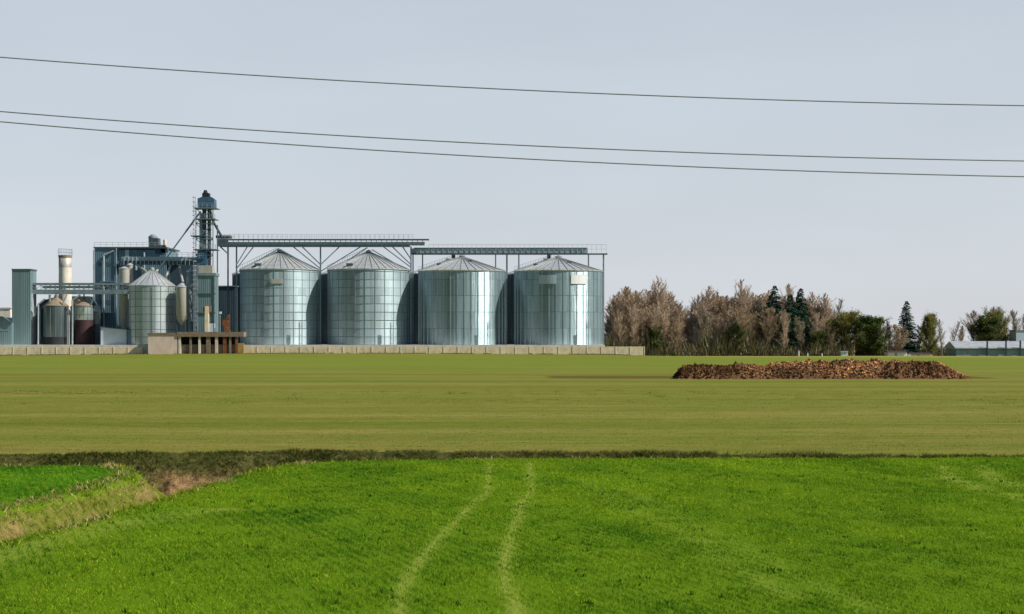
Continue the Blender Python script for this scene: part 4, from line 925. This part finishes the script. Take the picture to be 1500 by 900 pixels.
# ------------------------------------------------------------------ sheds on the right
def zat(px, Y): return float(terrain(at(px, 0, Y)[0], Y)[0])
Y = 418; g = Site('farm_shed', 1455, Y, 'long low shed with pale roof and blue-green walls at the right edge', 'shed', z=zat(1455, Y))
mb = MB(); g.box(mb, 1401, 1520, 509.5, 526, 0, 10); mb.build('wall', simple('blue_green_sheet', (.20, .32, .36), .55, .1, .2, .4, 1), g.e)
mb = MB(); a = g.q(1399, 509.5, -.5); b = g.q(1522, 509.5, -.5); zt = g.q(0, 500, 5).z; za = a.z
mb.v += [(a.x, -.5, za), (b.x, -.5, za), (b.x, 5, zt), (a.x, 5, zt), (a.x, 10.5, za), (b.x, 10.5, za), (a.x, -.5, za-.25), (b.x, -.5, za-.25), (b.x, 10.5, za-.25), (a.x, 10.5, za-.25)]
mb.f += [(0, 1, 2, 3), (3, 2, 5, 4), (6, 7, 1, 0), (9, 6, 0, 3, 4), (7, 8, 5, 2, 1), (8, 9, 4, 5), (9, 8, 7, 6)]; mb.build('roof', M['roof'], g.e)
mb = MB(); g.box(mb, 1401, 1520, 509.7, 512, -.25, 0); mb.build('fascia', M['steel_dark'], g.e)
for px in (1446.5, 1474, 1495, 1515): mb = MB(); g.box(mb, px-.9, px+.9, 499, 524.5, -1.1, -.6); mb.build('post', M['dark_clad'], g.e)
for px in (1412, 1430, 1460): mb = MB(); g.box(mb, px, px+7, 513, 523.5, -.05, .02); mb.build('door', M['steel'], g.e)
g = Site('pale_blue_block', 1497, 440, 'pale blue block standing above the low shed at the right edge', 'building', z=zat(1497, 440))
mb = MB(); g.box(mb, 1488.5, 1512, 485, 522, 0, 6); mb.build('wall', M['tarp'], g.e)
mb = MB(); g.box(mb, 1487.8, 1513, 483.6, 485, -.15, 6.2); mb.build('roof_edge', M['steel'], g.e)
for (x0, x1, yr, yw, lab) in ((1301, 1328.5, 514, 516.5, 'small white shed with dark red roof, left of the pair before the trees'), (1334, 1365, 517, 519.3, 'small white shed with dark red roof, right and lower of the pair')):
    Y = 412; g = Site('small_shed', (x0+x1)/2, Y, lab, 'shed', 'small red-roofed sheds', z=zat(x0, Y))
    mb = MB(); g.box(mb, x0, x1, yw, 526, 0, 4); mb.build('wall', M['white'], g.e)
    mb = MB(); a = g.q(x0-.8, yw-.1, -.3); b = g.q(x1+.8, yw-.1, -.3); zt = g.q(0, yr-.2, 2).z
    mb.v += [(a.x, -.3, a.z), (b.x, -.3, a.z), (b.x, 2, zt), (a.x, 2, zt), (a.x, 4.3, a.z), (b.x, 4.3, a.z)]; mb.f += [(0, 1, 2, 3), (3, 2, 5, 4), (0, 3, 4), (1, 5, 2), (0, 4, 5, 1)]
    mb.build('roof', M['red_dark'], g.e)
    mb = MB(); g.box(mb, x0+10, x0+13, yw+1, 526, -.04, .03); mb.build('door', M['steel'], g.e)
g = Site('small_hut', 1237, 415, 'tiny pale green hut at the foot of the round bushy trees', 'hut', z=zat(1237, 415))
mb = MB(); g.box(mb, 1232.5, 1242, 516, 526, 0, 2); mb.build('wall', M['tarp'], g.e)
mb = MB(); g.box(mb, 1232, 1242.5, 514.8, 516, -.2, 2.2); mb.build('roof', M['steel_pale'], g.e)
for px, h, lab in ((1170, 7.5, 'white marker post in the field edge below the dark spruces, tallest of the three'), (1183, 4, 'short white marker post right of the tallest marker post'), (1204, 3.5, 'short white marker post below the right end of the tall wood')):
    z = zat(px, 380); x = at(px, 0, 380)[0]; e = empty('marker_post', (x, 380, z), lab, 'post', 'white marker posts at the field edge')
    hh = at(0, 522-h, 380)[2]-z; mb = MB(); mb.cyl((0, 0, -.2), (0, 0, hh), .16, .14, 8); mb.build('post', M['white'], e)
    mb = MB(); mb.cyl((0, 0, hh), (0, 0, hh+.12), .2, .05, 8); mb.build('cap', M['steel_pale'], e)

# ------------------------------------------------------------------ heap
HY = 160.5
hx0, hx1 = at(992, 0, 157)[0], at(1430, 0, 157)[0]
def heap_h(X, Y):
    u = (X-hx0)/(hx1-hx0); top = np.interp(u, [0, .03, .08, .15, .23, .30, .38, .5, .62, .75, .90, .95, 1], [0, .85, 1.15, 1.0, 1.25, 1.1, 1.5, 1.6, 1.6, 1.6, 1.5, .7, 0])
    v = np.abs(Y-HY)/2.9; prof_ = np.clip(1-v**2.2, 0, 1)**.7
    n = fbm(X*.9, Y*.9, 4, 91); n2 = np.abs(fbm(X*1.5, Y*1.5, 4, 95)-.5)*2
    return top*prof_*(.68+.5*n)+.5*n2*np.clip(prof_*4, 0, 1)*np.clip(top*2, 0, 1)-.05*(prof_ <= 0)
hx_ = np.arange(hx0-.3, hx1+.3, .085); hy_ = np.arange(HY-3.3, HY+3.3, .085); HX, HYY = np.meshgrid(hx_, hy_); HZ = heap_h(HX, HYY)+terrain(HX, HYY)[0]-.04
nx, ny = len(hx_), len(hy_); ii = (np.arange(ny-1)[:, None]*nx+np.arange(nx-1)[None, :]).ravel(); idx = np.stack([ii, ii+1, ii+nx+1, ii+nx], 1).ravel()
t = NT('heap_soil'); v = t.coord('Object'); a_ = t.noise(v, 1.6, 6, .75); b_ = t.noise(v, .28, 3)
t.l(t.mix(a_, (.035, .018, .010), t.mix(b_, (.13, .065, .03), (.42, .22, .09))), t.b.inputs['Base Color']); t.b.inputs['Roughness'].default_value = .95; t.bump(a_, .8, .15)
he = empty('manure_heap', ((hx0+hx1)/2, HY, 0), 'long low heap of brown manure and straw clods lying in the far field', 'heap')
hm_ = np_mesh('heap_body', (np.stack([HX, HYY, HZ], -1)-np.array(he.location)).reshape(-1, 3), 4, t.m, smooth=False, idx=idx, parent=he)
n = 22000; X = rng.uniform(hx0, hx1, n); Y = HY+rng.uniform(-2.9, 2.4, n); hz = heap_h(X, Y); k = (hz > .12) | (rng.random(n) < .06); X, Y, hz = X[k], Y[k], hz[k]; n = len(X)
sz = rng.uniform(.04, .20, n)*rng.random(n)**1.1
base = np.array([(1, 0, 0), (-1, 0, 0), (0, 1, 0), (0, -1, 0), (0, 0, 1), (0, 0, -1)], float); tri = np.array([(0, 2, 4), (2, 1, 4), (1, 3, 4), (3, 0, 4), (2, 0, 5), (1, 2, 5), (3, 1, 5), (0, 3, 5)])
P = base[None]*sz[:, None, None]*rng.uniform(.5, 1.4, (n, 6, 3)); an = rng.uniform(0, 6.28, n); ca, sa = np.cos(an)[:, None], np.sin(an)[:, None]
P = np.stack([P[..., 0]*ca-P[..., 1]*sa, P[..., 0]*sa+P[..., 1]*ca, P[..., 2]], -1)
P += np.stack([X, Y, np.maximum(hz, 0)+terrain(X, Y)[0]], -1)[:, None]-np.array(he.location)
fi = (np.arange(n)[:, None, None]*6+tri[None]).ravel()
patch = ss(.3, .75, fbm(X*.3, Y*.5, 3, 97))[:, None]*ss(hx0+1, hx0+11, X)[:, None]*1.9+.12
col = pal([(.09, .044, .021), (.13, .064, .03), (.17, .088, .038), (.24, .13, .055), (.05, .027, .015)], n)*(.45+1.2*patch)
co = np_mesh('clods', P.reshape(-1, 3), 3, M['clod'], {'Col': np.repeat(col, 6, 0)}, idx=fi, parent=he); co['kind'] = 'stuff'

# ------------------------------------------------------------------ overhead line
WY = 40.0
def wire(p0, pm, p1, r, lab):
    A = np.array([[((px-750)/60)**2, (px-750)/60, 1] for px, _ in (p0, pm, p1)]); b = np.array([EYE-(py-495)/60 for _, py in (p0, pm, p1)])
    k = np.linalg.solve(A, b); mb = MB(); X = np.linspace(-45, 60, 140)
    pts = [Vector((x, WY, k[0]*x*x+k[1]*x+k[2])) for x in X]
    for a, b in zip(pts, pts[1:]): mb.cyl(a, b, r, n=6, cap=False)
    tag(mb.build('power_line', M['cable'], smooth=True), lab, 'cable', 'overhead wires crossing the sky')
wire((0, 84), (750, 131.5), (1500, 155), .015, 'single dark overhead wire, highest of the three crossing the sky')
wire((0, 163.5), (750, 212.5), (1500, 236), .015, 'dark overhead wire, upper one of the close pair')
wire((0, 178.5), (750, 232), (1500, 259), .015, 'dark overhead wire, lowest of the three crossing the sky')
